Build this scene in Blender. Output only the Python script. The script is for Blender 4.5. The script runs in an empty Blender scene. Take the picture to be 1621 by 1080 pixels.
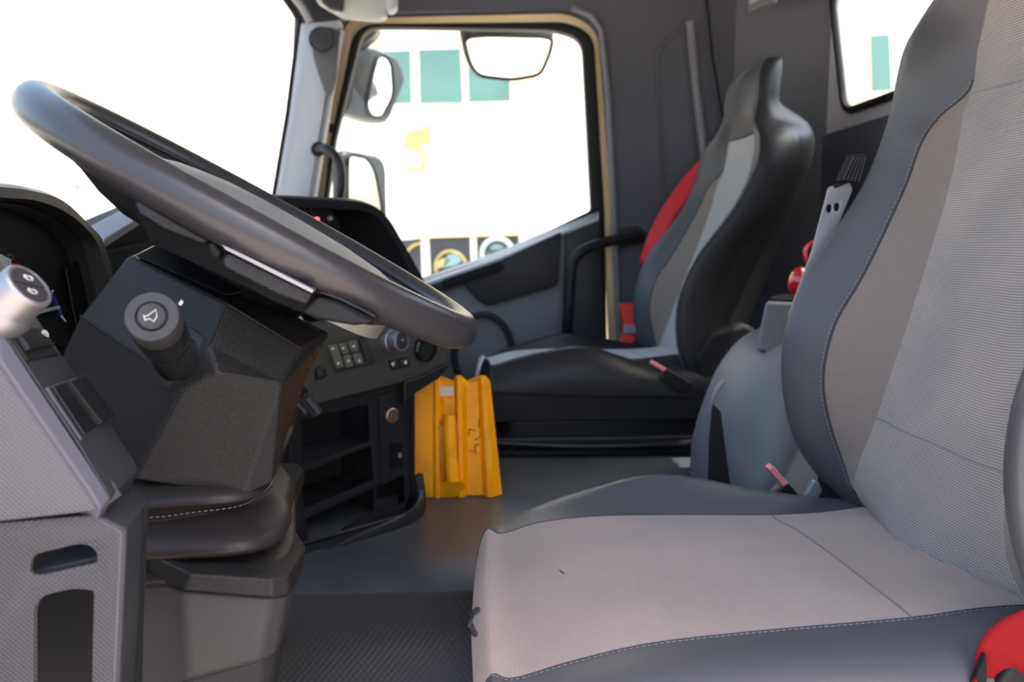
import bpy, bmesh, math, random
from mathutils import Vector, Matrix
random.seed(7)
R = math.radians
PI = math.pi
SC = bpy.context.scene
COL = SC.collection

# ------------------------------------------------------------------ camera
F = 1300.0                       # focal length in pixels of the 1621 px wide frame
YAW, PITCH = 0.0423667, 0.1186705
CAM = Vector((0, 0, .75))
fw = Vector((math.sin(YAW)*math.cos(PITCH), math.cos(YAW)*math.cos(PITCH), -math.sin(PITCH)))
rt = Vector((math.cos(YAW), -math.sin(YAW), 0))
up = rt.cross(fw)
cam = bpy.data.objects.new('camera', bpy.data.cameras.new('camera'))
COL.objects.link(cam)
m3 = Matrix((rt, up, -fw)).transposed()
cam.matrix_world = Matrix.Translation(CAM) @ m3.to_4x4()
cam.data.sensor_width = 36
cam.data.lens = 36*F/1621
cam.data.clip_start = .02
cam.data.clip_end = 500
cam.data.dof.use_dof = True
cam.data.dof.focus_distance = .78
cam.data.dof.aperture_fstop = 6.6
SC.camera = cam

# ------------------------------------------------------------------ sky, sun, exposure
SC.view_settings.view_transform = 'Standard'
SC.view_settings.look = 'None'
SC.view_settings.gamma = 1
SC.view_settings.use_curve_mapping = False
SC.view_settings.exposure = 1.85
SUN_DIR = Vector((.42, -.10, .90)).normalized()      # towards the sun
w = bpy.data.worlds.new('sky'); SC.world = w; w.use_nodes = True
nt = w.node_tree; nt.nodes.clear()
sky = nt.nodes.new('ShaderNodeTexSky'); sky.sky_type = 'NISHITA'; sky.sun_disc = False
sky.sun_elevation = math.asin(SUN_DIR.z); sky.sun_rotation = math.atan2(SUN_DIR.x, SUN_DIR.y)
sky.air_density = 1.2; sky.dust_density = 6.2; sky.ozone_density = 1.0
bg = nt.nodes.new('ShaderNodeBackground'); bg.inputs[1].default_value = .26
wo = nt.nodes.new('ShaderNodeOutputWorld')
nt.links.new(sky.outputs[0], bg.inputs[0]); nt.links.new(bg.outputs[0], wo.inputs[0])
sl = bpy.data.lights.new('sun', 'SUN'); sl.energy = 2.6; sl.angle = R(.6); sl.color = (1, .93, .84)
so = bpy.data.objects.new('sun', sl); COL.objects.link(so)
so.rotation_euler = SUN_DIR.to_track_quat('Z', 'Y').to_euler()
so.location = (0, 0, 12)

# ------------------------------------------------------------------ helpers
def at(px, py, y=None, x=None, z=None, pl=None):
    """the point of the cab seen at a pixel of the photograph on a given plane"""
    d = fw + rt*((px-810.5)/F) + up*((540-py)/F)
    if y is not None: t = (y-CAM.y)/d.y
    elif x is not None: t = (x-CAM.x)/d.x
    elif z is not None: t = (z-CAM.z)/d.z
    else: t = (pl[0]-CAM).dot(pl[1])/d.dot(pl[1])
    return CAM + d*t

def lin(r, g, b):
    f = lambda c: (c/255/12.92 if c/255 <= .04045 else ((c/255+.055)/1.055)**2.4)
    return (f(r), f(g), f(b), 1)

def tag(o, label=None, cat=None, group=None, kind=None):
    if label: o['label'] = label
    if cat: o['category'] = cat
    if group: o['group'] = group
    if kind: o['kind'] = kind
    return o

def thing(name, loc, label, cat, group=None):
    o = bpy.data.objects.new(name, None); COL.objects.link(o)
    o.location = loc; o.empty_display_size = .03
    return tag(o, label, cat, group)

def wloc(o):
    v = Vector((0, 0, 0))
    while o is not None:
        v += Vector(o.location); o = o.parent
    return v

def finish(name, verts, faces, mat, parent=None, smooth=True, ang=38, bevel=0, bseg=2, subd=0, uvs=None, kind=None, label=None, solid=0):
    me = bpy.data.meshes.new(name)
    if parent is None: off = Vector((0, 0, 0))
    else: off = wloc(parent)
    # mesh origin at the piece's own centre so that it can be handled on its own
    n = len(verts); c = Vector((0, 0, 0))
    for v in verts: c += Vector(v)
    c /= max(n, 1)
    me.from_pydata([tuple(Vector(v)-c) for v in verts], [], faces)
    if uvs is not None:
        l = me.uv_layers.new(name='UVMap')
        for lp in me.loops: l.data[lp.index].uv = uvs[lp.vertex_index]
    bm = bmesh.new(); bm.from_mesh(me); bmesh.ops.recalc_face_normals(bm, faces=bm.faces); bm.to_mesh(me); bm.free()
    for p in me.polygons: p.use_smooth = smooth
    if smooth and not subd: me.set_sharp_from_angle(angle=R(ang))
    me.materials.append(mat)
    o = bpy.data.objects.new(name, me); COL.objects.link(o)
    o.parent = parent; o.location = c - off
    if solid:
        s = o.modifiers.new('solid', 'SOLIDIFY'); s.thickness = abs(solid); s.offset = 1 if solid > 0 else -1
    if subd:
        s = o.modifiers.new('sub', 'SUBSURF'); s.levels = subd; s.render_levels = subd
    if bevel:
        b = o.modifiers.new('bevel', 'BEVEL'); b.width = bevel; b.segments = bseg; b.limit_method = 'ANGLE'; b.angle_limit = R(28); b.harden_normals = smooth
    if kind: o['kind'] = kind
    if label: o['label'] = label
    return o

class MB:
    def __init__(s): s.v = []; s.f = []
    def add(s, V, Fc):
        k = len(s.v); s.v += [Vector(v) for v in V]; s.f += [tuple(i+k for i in f) for f in Fc]; return s
    def box(s, c, h, M=None):
        V = []
        for i in (-1, 1):
            for j in (-1, 1):
                for k in (-1, 1):
                    v = Vector((i*h[0], j*h[1], k*h[2]))
                    V.append(Vector(c) + (M @ v if M is not None else v))
        return s.add(V, [(0,1,3,2),(4,6,7,5),(0,4,5,1),(2,3,7,6),(0,2,6,4),(1,5,7,3)])
    def loft(s, rows, closed=True, caps=True):
        n = len(rows[0]); V = [p for r in rows for p in r]; Fc = []
        for i in range(len(rows)-1):
            for j in range(n if closed else n-1):
                a = i*n+j; b = i*n+(j+1) % n
                Fc.append((a, b, b+n, a+n))
        if caps and closed:
            Fc.append(tuple(range(n-1, -1, -1))); Fc.append(tuple(range((len(rows)-1)*n, len(rows)*n)))
        return s.add(V, Fc)
    def tube(s, path, r, n=10, caps=True, flat=1.0, closed=False):
        path = [Vector(p) for p in path]; rows = []; N = len(path)
        ref = None
        for i, p in enumerate(path):
            if closed: t = path[(i+1) % N]-path[i-1]
            else: t = path[min(i+1, N-1)]-path[max(i-1, 0)]
            t.normalize()
            if ref is None:
                ref = Vector((0, 0, 1)) if abs(t.z) < .9 else Vector((1, 0, 0))
            a = (ref - t*ref.dot(t)).normalized(); b = t.cross(a); ref = a
            rr = r[i] if isinstance(r, (list, tuple)) else r
            rows.append([p + (a*math.cos(2*PI*k/n)*flat + b*math.sin(2*PI*k/n))*rr for k in range(n)])
        if closed: rows.append(rows[0]); return s.loft(rows, True, False)
        return s.loft(rows, True, caps)
    def lathe(s, P, axis, prof, n=28, e1=None):
        axis = Vector(axis).normalized()
        if e1 is None:
            e1 = axis.cross(Vector((0, 0, 1)))
            if e1.length < .1: e1 = axis.cross(Vector((1, 0, 0)))
            e1.normalize()
        e2 = axis.cross(e1)
        rows = [[Vector(P)+axis*h+(e1*math.cos(2*PI*k/n)+e2*math.sin(2*PI*k/n))*max(r, 1e-5) for k in range(n)] for r, h in prof]
        return s.loft(rows, True, True)
    def prism(s, poly, d):
        n = len(poly); d = Vector(d)
        V = [Vector((p[0], p[1], p[2] if len(p) > 2 else 0)) for p in poly]; V += [v+d for v in V]
        Fc = [tuple(range(n-1, -1, -1)), tuple(range(n, 2*n))]+[(i, (i+1) % n, (i+1) % n+n, i+n) for i in range(n)]
        return s.add(V, Fc)
    def build(s, name, mat, parent=None, **k): return finish(name, s.v, s.f, mat, parent, **k)

def cr(pts, per, closed=False):
    """Catmull-Rom through pts (Vectors / tuples); per = samples on each span (int or list)"""
    P = [Vector(p) for p in pts]; n = len(P); out = []
    m = n if closed else n-1
    for i in range(m):
        p1, p2 = P[i], P[(i+1) % n]
        p0 = P[i-1] if (closed or i > 0) else p1*2-p2
        p3 = P[(i+2) % n] if (closed or i < n-2) else p2*2-p1
        k = per if isinstance(per, int) else per[i]
        def tj(a, b): return max((b-a).length, 1e-6)**.5
        t0 = 0; t1 = t0+tj(p0, p1); t2 = t1+tj(p1, p2); t3 = t2+tj(p2, p3)
        for j in range(k):
            t = t1+(t2-t1)*j/k
            A1 = p0*((t1-t)/(t1-t0))+p1*((t-t0)/(t1-t0)); A2 = p1*((t2-t)/(t2-t1))+p2*((t-t1)/(t2-t1)); A3 = p2*((t3-t)/(t3-t2))+p3*((t-t2)/(t3-t2))
            B1 = A1*((t2-t)/(t2-t0))+A2*((t-t0)/(t2-t0)); B2 = A2*((t3-t)/(t3-t1))+A3*((t-t1)/(t3-t1))
            out.append(B1*((t2-t)/(t2-t1))+B2*((t-t1)/(t2-t1)))
    if not closed: out.append(P[-1])
    return out

def rpoly(pts, r, n=5):
    """2D polygon with rounded corners"""
    out = []; N = len(pts)
    for i in range(N):
        a = Vector(pts[i-1]); b = Vector(pts[i]); c = Vector(pts[(i+1) % N])
        rr = r[i] if isinstance(r, (list, tuple)) else r
        u = (a-b); v = (c-b); k = min(rr, u.length*.48, v.length*.48)
        if k < 1e-5: out.append(b); continue
        p = b+u.normalized()*k; q = b+v.normalized()*k
        for j in range(n+1):
            t = j/n; out.append(p*(1-t)**2+b*2*t*(1-t)+q*t**2)
    return out

def plate(name, outer, holes, frame, thick, mat, parent=None, bevel=0, kind=None, label=None, ang=38):
    """flat sheet with holes; outer/holes are 2D in the frame (origin, ex, ey); it reaches from the plane backwards along -n by thick"""
    O, ex, ey = frame; en = ex.cross(ey)
    cu = bpy.data.curves.new('tmp', 'CURVE'); cu.dimensions = '2D'; cu.fill_mode = 'BOTH'; cu.extrude = abs(thick)/2-bevel; cu.bevel_depth = bevel; cu.bevel_resolution = 1
    if bevel: cu.offset = -bevel
    for lp in [outer]+list(holes):
        sp = cu.splines.new('POLY'); sp.points.add(len(lp)-1); sp.use_cyclic_u = True
        for i, p in enumerate(lp): sp.points[i].co = (p[0], p[1], 0, 1)
    ob = bpy.data.objects.new('tmp', cu); COL.objects.link(ob)
    dg = bpy.context.evaluated_depsgraph_get(); dg.update()
    me = bpy.data.meshes.new_from_object(ob.evaluated_get(dg), depsgraph=dg)
    bm = bmesh.new(); bm.from_mesh(me); bmesh.ops.remove_doubles(bm, verts=bm.verts, dist=1e-5)
    V = [O+ex*v.co.x+ey*v.co.y+en*(v.co.z-thick/2) for v in bm.verts]; Fc = [tuple(v.index for v in f.verts) for f in bm.faces]
    bm.free(); bpy.data.objects.remove(ob); bpy.data.curves.remove(cu); bpy.data.meshes.remove(me)
    return finish(name, V, Fc, mat, parent, kind=kind, label=label, ang=ang)

EX, EY, EZ = Vector((1, 0, 0)), Vector((0, 1, 0)), Vector((0, 0, 1))
def fy(y): return (Vector((0, y, 0)), EX, EZ)           # a plane facing -Y (towards the driver's door)
def pxy(pts, y):                                        # pixels -> (x, z) on the plane of depth y
    o = []
    for a, b in pts:
        p = at(a, b, y=y); o.append(Vector((p.x, p.z)))
    return o

# ------------------------------------------------------------------ materials
def mat(name, col, rough=.5, bump=None, metal=0, var=None, spec=None, coat=0, weave=None, dimple=None, sheen=0, wear=None):
    m = bpy.data.materials.new(name); m.use_nodes = True; t = m.node_tree; N = t.nodes; L = t.links
    b = N['Principled BSDF']; spec = (.22 if max(col[:3]) < .14 and not coat else .5) if spec is None else spec; b.inputs['Base Color'].default_value = col; b.inputs['Roughness'].default_value = rough
    b.inputs['Metallic'].default_value = metal; b.inputs['Specular IOR Level'].default_value = spec; b.inputs['Coat Weight'].default_value = coat
    if sheen: b.inputs['Sheen Weight'].default_value = sheen; b.inputs['Sheen Roughness'].default_value = .5
    tc = N.new('ShaderNodeTexCoord'); colsock = None; nrm = None
    def mixc(fac, c2, base):
        mx = N.new('ShaderNodeMix'); mx.data_type = 'RGBA'
        L.new(fac, mx.inputs[0])
        if base is None: mx.inputs[6].default_value = col
        else: L.new(base, mx.inputs[6])
        mx.inputs[7].default_value = c2
        return mx.outputs[2]
    if var:
        nz = N.new('ShaderNodeTexNoise'); nz.inputs['Scale'].default_value = var[0]; nz.inputs['Detail'].default_value = 5
        L.new(tc.outputs['Object'], nz.inputs['Vector'])
        cr_ = N.new('ShaderNodeMapRange'); cr_.inputs[1].default_value = .35; cr_.inputs[2].default_value = .75; L.new(nz.outputs['Fac'], cr_.inputs[0])
        colsock = mixc(cr_.outputs[0], var[1], None)
    if wear:
        nz = N.new('ShaderNodeTexNoise'); nz.inputs['Scale'].default_value = wear[0]; nz.inputs['Detail'].default_value = 8; nz.inputs['Roughness'].default_value = .7
        L.new(tc.outputs['Object'], nz.inputs['Vector'])
        cr_ = N.new('ShaderNodeMapRange'); cr_.inputs[1].default_value = wear[2]; cr_.inputs[2].default_value = wear[3]; L.new(nz.outputs['Fac'], cr_.inputs[0])
        colsock = mixc(cr_.outputs[0], wear[1], colsock)
    hs = None
    if bump:
        nz = N.new('ShaderNodeTexNoise'); nz.inputs['Scale'].default_value = bump[0]; nz.inputs['Detail'].default_value = 2
        L.new(tc.outputs['Object'], nz.inputs['Vector'])
        bp = N.new('ShaderNodeBump'); bp.inputs['Strength'].default_value = bump[1]; bp.inputs['Distance'].default_value = bump[2]
        L.new(nz.outputs['Fac'], bp.inputs['Height']); nrm = bp.outputs[0]
    if weave:      # (pitch u, pitch v, strength, distance, colour of the gaps)
        uv = N.new('ShaderNodeUVMap'); sp = N.new('ShaderNodeSeparateXYZ'); L.new(uv.outputs[0], sp.inputs[0])
        def sn(sock, p, ph=None):
            a = N.new('ShaderNodeMath'); a.operation = 'MULTIPLY'; a.inputs[1].default_value = 2*PI/p; L.new(sock, a.inputs[0]); q = a.outputs[0]
            if ph is not None:
                ad = N.new('ShaderNodeMath'); ad.operation = 'ADD'; L.new(q, ad.inputs[0]); L.new(ph, ad.inputs[1]); q = ad.outputs[0]
            c = N.new('ShaderNodeMath'); c.operation = 'SINE'; L.new(q, c.inputs[0]); return c.outputs[0]
        sv = sn(sp.outputs[1], weave[1])
        ph = N.new('ShaderNodeMath'); ph.operation = 'MULTIPLY'; ph.inputs[1].default_value = .9; L.new(sn(sp.outputs[1], weave[1]*2), ph.inputs[0])
        su = sn(sp.outputs[0], weave[0], ph.outputs[0])
        h = N.new('ShaderNodeMath'); h.operation = 'MULTIPLY_ADD'; L.new(su, h.inputs[0]); h.inputs[1].default_value = .45; L.new(sv, h.inputs[2])
        mr = N.new('ShaderNodeMapRange'); mr.inputs[1].default_value = .9; mr.inputs[2].default_value = -1.3; L.new(h.outputs[0], mr.inputs[0])
        colsock = mixc(mr.outputs[0], weave[4], colsock)
        bp = N.new('ShaderNodeBump'); bp.inputs['Strength'].default_value = weave[2]; bp.inputs['Distance'].default_value = weave[3]
        L.new(h.outputs[0], bp.inputs['Height'])
        if nrm is not None: L.new(nrm, bp.inputs['Normal'])
        nrm = bp.outputs[0]
    if dimple:     # (scale, strength, distance)
        vo = N.new('ShaderNodeTexVoronoi'); vo.inputs['Scale'].default_value = dimple[0]; vo.inputs['Randomness'].default_value = 0; vo.voronoi_dimensions = '2D'
        mp = N.new('ShaderNodeMapping'); mp.inputs['Rotation'].default_value = (R(-90), 0, R(45)); L.new(tc.outputs['Object'], mp.inputs[0]); L.new(mp.outputs[0], vo.inputs['Vector'])
        bp = N.new('ShaderNodeBump'); bp.inputs['Strength'].default_value = dimple[1]; bp.inputs['Distance'].default_value = dimple[2]
        L.new(vo.outputs['Distance'], bp.inputs['Height'])
        nrm = bp.outputs[0]
    if colsock is not None: L.new(colsock, b.inputs['Base Color'])
    if nrm is not None: L.new(nrm, b.inputs['Normal'])
    return m

def emis(name, col, s):
    m = bpy.data.materials.new(name); m.use_nodes = True; b = m.node_tree.nodes['Principled BSDF']
    b.inputs['Base Color'].default_value = col; b.inputs['Emission Color'].default_value = col; b.inputs['Emission Strength'].default_value = s
    return m

def glass(name, tint=(1, 1, 1, 1), refl=.03):
    m = bpy.data.materials.new(name); m.use_nodes = True; t = m.node_tree; t.nodes.clear()
    o = t.nodes.new('ShaderNodeOutputMaterial'); mx = t.nodes.new('ShaderNodeMixShader'); tr = t.nodes.new('ShaderNodeBsdfTransparent'); gl = t.nodes.new('ShaderNodeBsdfGlossy')
    tr.inputs[0].default_value = tint; gl.inputs['Roughness'].default_value = .02
    mx.inputs[0].default_value = refl; t.links.new(tr.outputs[0], mx.inputs[1]); t.links.new(gl.outputs[0], mx.inputs[2]); t.links.new(mx.outputs[0], o.inputs[0])
    return m

M = {}
M['dark'] = mat('charcoal plastic', lin(44, 44, 47), .5, (900, .25, .0004))
M['grain'] = mat('grained black plastic', lin(30, 29, 30), .34, (1100, 1.0, .0009), spec=.32)
M['grey'] = mat('grey plastic', lin(104, 105, 112), .55, (900, .3, .0004))
M['greyblue'] = mat('slate grey moulding', lin(104, 106, 112), .5, (800, .2, .0004))
M['dimple'] = mat('dimpled grey plastic', lin(78, 77, 82), .5, dimple=(400, .9, .0016))
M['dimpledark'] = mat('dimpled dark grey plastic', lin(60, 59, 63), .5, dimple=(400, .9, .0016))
M['trim'] = mat('dark grey trim plastic', lin(46, 47, 52), .42, (900, .2, .0003))
M['lav'] = mat('pale bevel plastic', lin(76, 75, 84), .45, (900, .15, .0003))
M['gloss'] = mat('gloss black plastic', lin(22, 22, 24), .12)
M['satin'] = mat('satin black plastic', lin(30, 30, 33), .38)
M['black'] = mat('matt black plastic', lin(24, 24, 26), .7)
M['rubber'] = mat('black rubber', lin(26, 26, 28), .6)
M['rim'] = mat('worn rim leather', lin(46, 44, 47), .32, (1500, .12, .0003), wear=(55, lin(30, 29, 30), .66, .72), spec=.4)
M['hub'] = mat('grained hub plastic', lin(118, 118, 114), .5, (900, .7, .0006))
M['leather'] = mat('grey seat leather', lin(76, 76, 80), .42, (700, .22, .0005), spec=.35)
M['leatherblk'] = mat('black seat vinyl', lin(34, 34, 37), .42, (700, .2, .0005))
M['boot'] = mat('black boot leather', lin(36, 32, 32), .42, (600, .2, .0005))
M['fab'] = mat('ribbed grey seat fabric', lin(184, 173, 166), .9, weave=(.0026, .0028, .8, .0006, lin(104, 99, 98)), sheen=.2, var=(9, lin(156, 150, 148)))
M['fabpale'] = mat('pale grey passenger fabric', lin(176, 176, 176), .9, weave=(.0026, .0028, .6, .0005, lin(140, 140, 142)), sheen=.3)
M['insert'] = mat('brown grey seat fabric', lin(152, 138, 130), .9, weave=(.0022, .0022, .7, .0005, lin(84, 78, 74)), sheen=.15)
M['cushfab'] = mat('soiled taupe cushion fabric', lin(170, 149, 138), .9, weave=(.0018, .0018, .35, .0003, lin(140, 127, 122)), sheen=.2, var=(7, lin(151, 133, 124)))
M['silver'] = mat('silver plastic', lin(140, 138, 143), .42, metal=.8)
M['chrome'] = mat('chrome', lin(220, 220, 224), .12, metal=1)
M['cream'] = mat('cream painted door frame', lin(226, 204, 166), .35)
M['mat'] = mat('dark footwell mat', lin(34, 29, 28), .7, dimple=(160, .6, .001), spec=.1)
M['shademat'] = mat('shade toned footwell mat', lin(44, 42, 43), .45, dimple=(160, .6, .001), spec=.3)  # tunnel side: shade beside the seat is put into this darker colour
M['spk'] = mat('speaker panel plastic', lin(80, 81, 84), .5, (900, .2, .0003))
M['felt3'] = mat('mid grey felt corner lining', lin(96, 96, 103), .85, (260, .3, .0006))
M['felt2'] = mat('pale felt rear lining', lin(166, 164, 172), .85, (260, .3, .0006))
M['floor'] = mat('scuffed rubber mat', lin(62, 65, 71), .30, (500, .4, .0006), wear=(5, lin(84, 87, 93), .45, .7), spec=.5)
M['roof'] = mat('roof lining fabric', lin(128, 128, 126), .9, (300, .3, .0006))
M['wallfab'] = mat('dark felt side lining', lin(77, 78, 87), .85, (260, .3, .0006))
M['pillar'] = mat('pale grey pillar trim', lin(162, 168, 177), .45, (700, .2, .0003))
M['visor'] = mat('light grey overhead plastic', lin(160, 164, 164), .5)
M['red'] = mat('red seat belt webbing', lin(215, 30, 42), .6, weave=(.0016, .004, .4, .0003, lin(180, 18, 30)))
M['redpaint'] = mat('red paint', lin(190, 22, 40), .22, coat=.5)
M['pink'] = mat('faded red button', lin(214, 128, 130), .5)
M['yellow'] = mat('yellow chock paint', lin(243, 158, 2), .5, wear=(14, lin(214, 122, 6), .5, .75), spec=.25)
M['ink'] = mat('marker ink', lin(96, 62, 14), .7)
M['paper'] = mat('faded sticker', lin(214, 190, 180), .6)
M['icon'] = mat('white print', lin(205, 203, 200), .5)
M['iconblue'] = mat('blue print', lin(40, 44, 120), .5)
M['icongreen'] = mat('green print', lin(60, 90, 80), .5)
M['button'] = mat('greenish button', lin(84, 88, 78), .5)
M['stitch'] = mat('grey thread', lin(138, 134, 136), .8)
M['seam'] = mat('dark seam piping', lin(58, 58, 64), .6)
M['seamlight'] = mat('taupe seam', lin(122, 108, 102), .8)
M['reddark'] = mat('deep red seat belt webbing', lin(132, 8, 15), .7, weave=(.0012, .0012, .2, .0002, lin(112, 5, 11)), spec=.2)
M['bracket'] = mat('grey painted bracket', lin(128, 130, 136), .4)
M['led'] = emis('red indicator lamp', (1, .03, .04, 1), 3)
M['glass'] = glass('clear glass', (.93, .96, .95, 1))
M['mirror'] = mat('mirror glass', lin(235, 240, 240), .03, metal=1)
M['mirrorshell'] = mat('grey mirror shell', lin(52, 55, 60), .35)
M['white'] = mat('white rendered wall', lin(240, 232, 218), .8)
M['beige'] = mat('beige rendered wall', lin(216, 184, 150), .8)
M['teal'] = mat('teal window glass', lin(84, 120, 114), .25)
M['shopglass'] = mat('dark shop glass', lin(58, 60, 66), .3)
M['emblem'] = mat('yellow emblem paint', lin(228, 206, 84), .6)
M['tarmac'] = mat('pale concrete yard', lin(190, 180, 168), .9, var=(.4, lin(176, 166, 154)))
M['signwhite'] = mat('white sign ring', lin(160, 176, 178), .5)
M['signyellow'] = mat('yellow sign swoosh', lin(150, 140, 84), .5)
M['signblue'] = mat('blue green sign', lin(104, 130, 134), .5)

# ================================================================== SETTING
# ground outside
finish('ground', [(-80, -60, -1.5), (80, -60, -1.5), (80, 60, -1.5), (-80, 60, -1.5)], [(0, 1, 2, 3)], M['tarmac'], smooth=False, kind='structure')

# cab floor: driver's footwell, raised engine tunnel
TZ = .285
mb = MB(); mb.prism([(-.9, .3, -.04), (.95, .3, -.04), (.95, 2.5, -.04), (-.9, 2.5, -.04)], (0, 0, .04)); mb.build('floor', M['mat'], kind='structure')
mb = MB(); mb.loft([[Vector((x, a, b)) for a, b in [(.88, 0), (.93, .05), (.98, .15), (1.02, .22), (1.06, .255), (1.09, .271), (1.09, 0)]] for x in (-.85, 1.0)], True, True); mb.build('trim_11', M['shademat'], kind='structure')
prof = [(1.088, 0), (1.088, .270), (1.12, .279), (1.18, TZ), (1.7, TZ), (2.3, TZ), (2.42, TZ-.02), (2.44, 0)]
mb = MB(); mb.loft([[Vector((x, a, b)) for a, b in prof] for x in (-.85, 1.0)], True, True)
mb.build('trim_1', M['floor'], kind='structure')

# rear wall with a rounded window
RX = .93
def fx(x): return (Vector((x, 0, 0)), EY*-1, EZ)        # faces -X
q = []
for a, b in [(1328, -120), (1331, 0), (1342, 178)]:
    p = at(a, b, x=RX); q.append(Vector((-p.y, p.z)))
zb = q[2].y; wy = -q[2].x; wy2 = -q[0].x+.01
hole = rpoly([(-wy, zb), (-1.0, zb), (-1.0, 1.40), (-wy2, 1.40)], .05)
mb = MB(); mb.prism([(RX-.014, 2.19, .1), (RX-.014, .35, .1), (RX-.014, .35, 1.035), (RX-.014, 2.19, 1.035)], (.012, 0, 0)); mb.build('trim_12', M['wallfab'], bevel=.006, kind='structure')
plate('wall_back', [(-.3, 0), (-.3, 1.6), (-2.2, 1.6), (-2.2, 0)][::-1], [hole], fx(RX), .016, M['felt2'], bevel=.004, kind='structure')
rim_ = [Vector((RX-.008, -p.x, p.y)) for p in hole]
gw = plate('window_1', rpoly([(-wy, zb), (-1.0, zb), (-1.0, 1.40), (-wy2, 1.40)], .05), [], fx(RX+.004), .004, M['glass'], kind='structure')
mb = MB(); mb.tube(rim_, .010, 8, closed=True); mb.build('window_seal', M['rubber'], gw)
# chamfered corner column and side lining
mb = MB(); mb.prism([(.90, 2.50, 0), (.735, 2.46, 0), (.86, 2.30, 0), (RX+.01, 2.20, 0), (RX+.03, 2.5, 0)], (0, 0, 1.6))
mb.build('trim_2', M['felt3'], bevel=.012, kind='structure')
# ceiling
mb = MB(); mb.prism([(-.62, .25, 1.56), (1.0, .25, 1.56), (1.0, 2.52, 1.56), (-.62, 2.52, 1.56)], (0, 0, .05)); mb.build('ceiling', M['roof'], kind='structure')

# right hand side wall (far side) with the door opening
YW = 2.44
outer = [Vector(v) for v in [(-.62, 0), (.95, 0), (.95, 1.58), (-.50, 1.58)]]
op = pxy([(542, 34), (556, 22), (905, 14), (950, 42), (973, 330), (984, 545), (985, 770), (560, 770), (497, 313)], YW)
op = [Vector((p.x, p.y)) for p in op]
opening = rpoly(op, [.02, .02, .09, .06, .0, 0, .02, .02, .0])
plate('wall_right', outer, [opening], fy(YW), .05, M['wallfab'], bevel=.006, kind='structure')
# painted door aperture (cream) behind the lining
cre_o = rpoly(pxy([(530, 10), (950, 6), (985, 330), (1000, 790), (540, 790), (496, 313)], YW+.055), .03)
cre_i = rpoly(pxy([(560, 46), (900, 38), (935, 66), (955, 330), (963, 545), (966, 775), (570, 775), (514, 300)], YW+.055), [.05, .05, .05, 0, 0, .03, .03, 0])
plate('door_frame', cre_o, [cre_i], fy(YW+.055), .03, M['cream'], bevel=.004, kind='structure')
# door lining edge: the long pale welt beside the aperture
mb = MB(); mb.tube([at(a, b, y=YW-.006) for a, b in [(905, 12), (935, 24), (952, 48), (962, 150), (972, 330), (981, 545), (985, 760)]], .008, 8)
mb.build('trim_3', M['grey'], kind='structure')
# recessed pocket in the side lining
pk = rpoly(pxy([(1043, 84), (1090, 33), (1112, 300), (1098, 312), (1052, 296)], YW), .03)
rec = plate('trim_4', rpoly(pxy([(1034, 80), (1094, 20), (1124, 330), (1050, 310)], YW-.004), .04), [pk], fy(YW-.006), .012, M['wallfab'], bevel=.004, kind='structure')
mb = MB(); mb.tube([at(a, b, y=YW-.012) for a, b in [(1092, 34), (1100, 130), (1112, 230), (1119, 300)]], .012, 8); mb.build('raised_rib', M['grey'], rec)
mb = MB(); mb.tube([at(a, b, y=2.425) for a, b in [(1117, -20), (1128, 90), (1148, 208), (1160, 300)]], .004, 6); mb.build('trim_5', M['black'], kind='structure')

# A pillar, far side
pil_f = [(474, 36), (537, 30), (520, 130), (503, 235), (489, 320), (430, 320), (452, 180)]
plate('pillar', pxy(pil_f, 2.36), [], fy(2.36), .08, M['pillar'], bevel=.01, kind='structure')
P_ = bpy.data.objects['pillar']
plate('pillar_edge', pxy([(537, 44), (541, 44), (496, 318), (489, 318)], 2.355), [], fy(2.355), .05, M['greyblue'], P_, bevel=.003)
sp_o = rpoly(pxy([(494, 40), (537, 42), (531, 130), (518, 160), (500, 110), (492, 78)], 2.335), .03)
plate('speaker_panel', sp_o, [], fy(2.345), .02, M['spk'], P_, bevel=.004)
mb = MB(); mb.lathe(at(509, 63, y=2.325), (0, -1, 0), [(.034, 0), (.034, .004), (.030, .007), (.027, .005), (.0, .008)], 28); mb.build('speaker_cover', M['trim'], P_)
mb = MB(); mb.tube([at(474, 30, y=2.31), at(455, 180, y=2.33), at(431, 322, y=2.33)], .006, 8); mb.build('windscreen_seal', M['rubber'], P_)
# header above the windscreen and roof side rail
mb = MB(); mb.prism([at(a, b, y=2.36) for a, b in [(474, 36), (537, 32), (548, 8), (500, -40), (420, -40)]], (0, .08, 0)); mb.build('trim_6', M['trim'], bevel=.008, kind='structure')
mb = MB(); mb.tube([at(448, -6, y=2.30), at(462, 14, y=2.31), at(474, 34, y=2.32)], .008, 8); mb.tube([Vector((-.535, 2.3, 1.455)), Vector((-.535, .3, 1.455))], .02, 8)
mb.build('trim_7', M['rubber'], kind='structure')
mb = MB(); mb.tube([at(462, -10, y=2.28), at(478, 10, y=2.29), at(492, 36, y=2.30)], .018, 8, flat=.6); mb.build('trim_8', M['grey'], kind='structure')
mb = MB(); mb.box((.18, 2.40, 1.525), (.62, .05, .03)); mb.build('trim_9', M['trim'], bevel=.008, kind='structure')
mb = MB(); mb.box((.20, 2.37, 1.487), (.48, .035, .008)); mb.build('trim_10', M['grey'], bevel=.005, kind='structure')
# windscreen
def wsx(z): return -.585+(z-.85)*.145
ws = finish('window_2', [(wsx(.80), .25, .80), (wsx(.80), 2.32, .80), (wsx(1.46), 2.32, 1.46), (wsx(1.46), .25, 1.46)], [(0, 1, 2, 3)], M['glass'], smooth=False, kind='structure', solid=.004)

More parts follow.
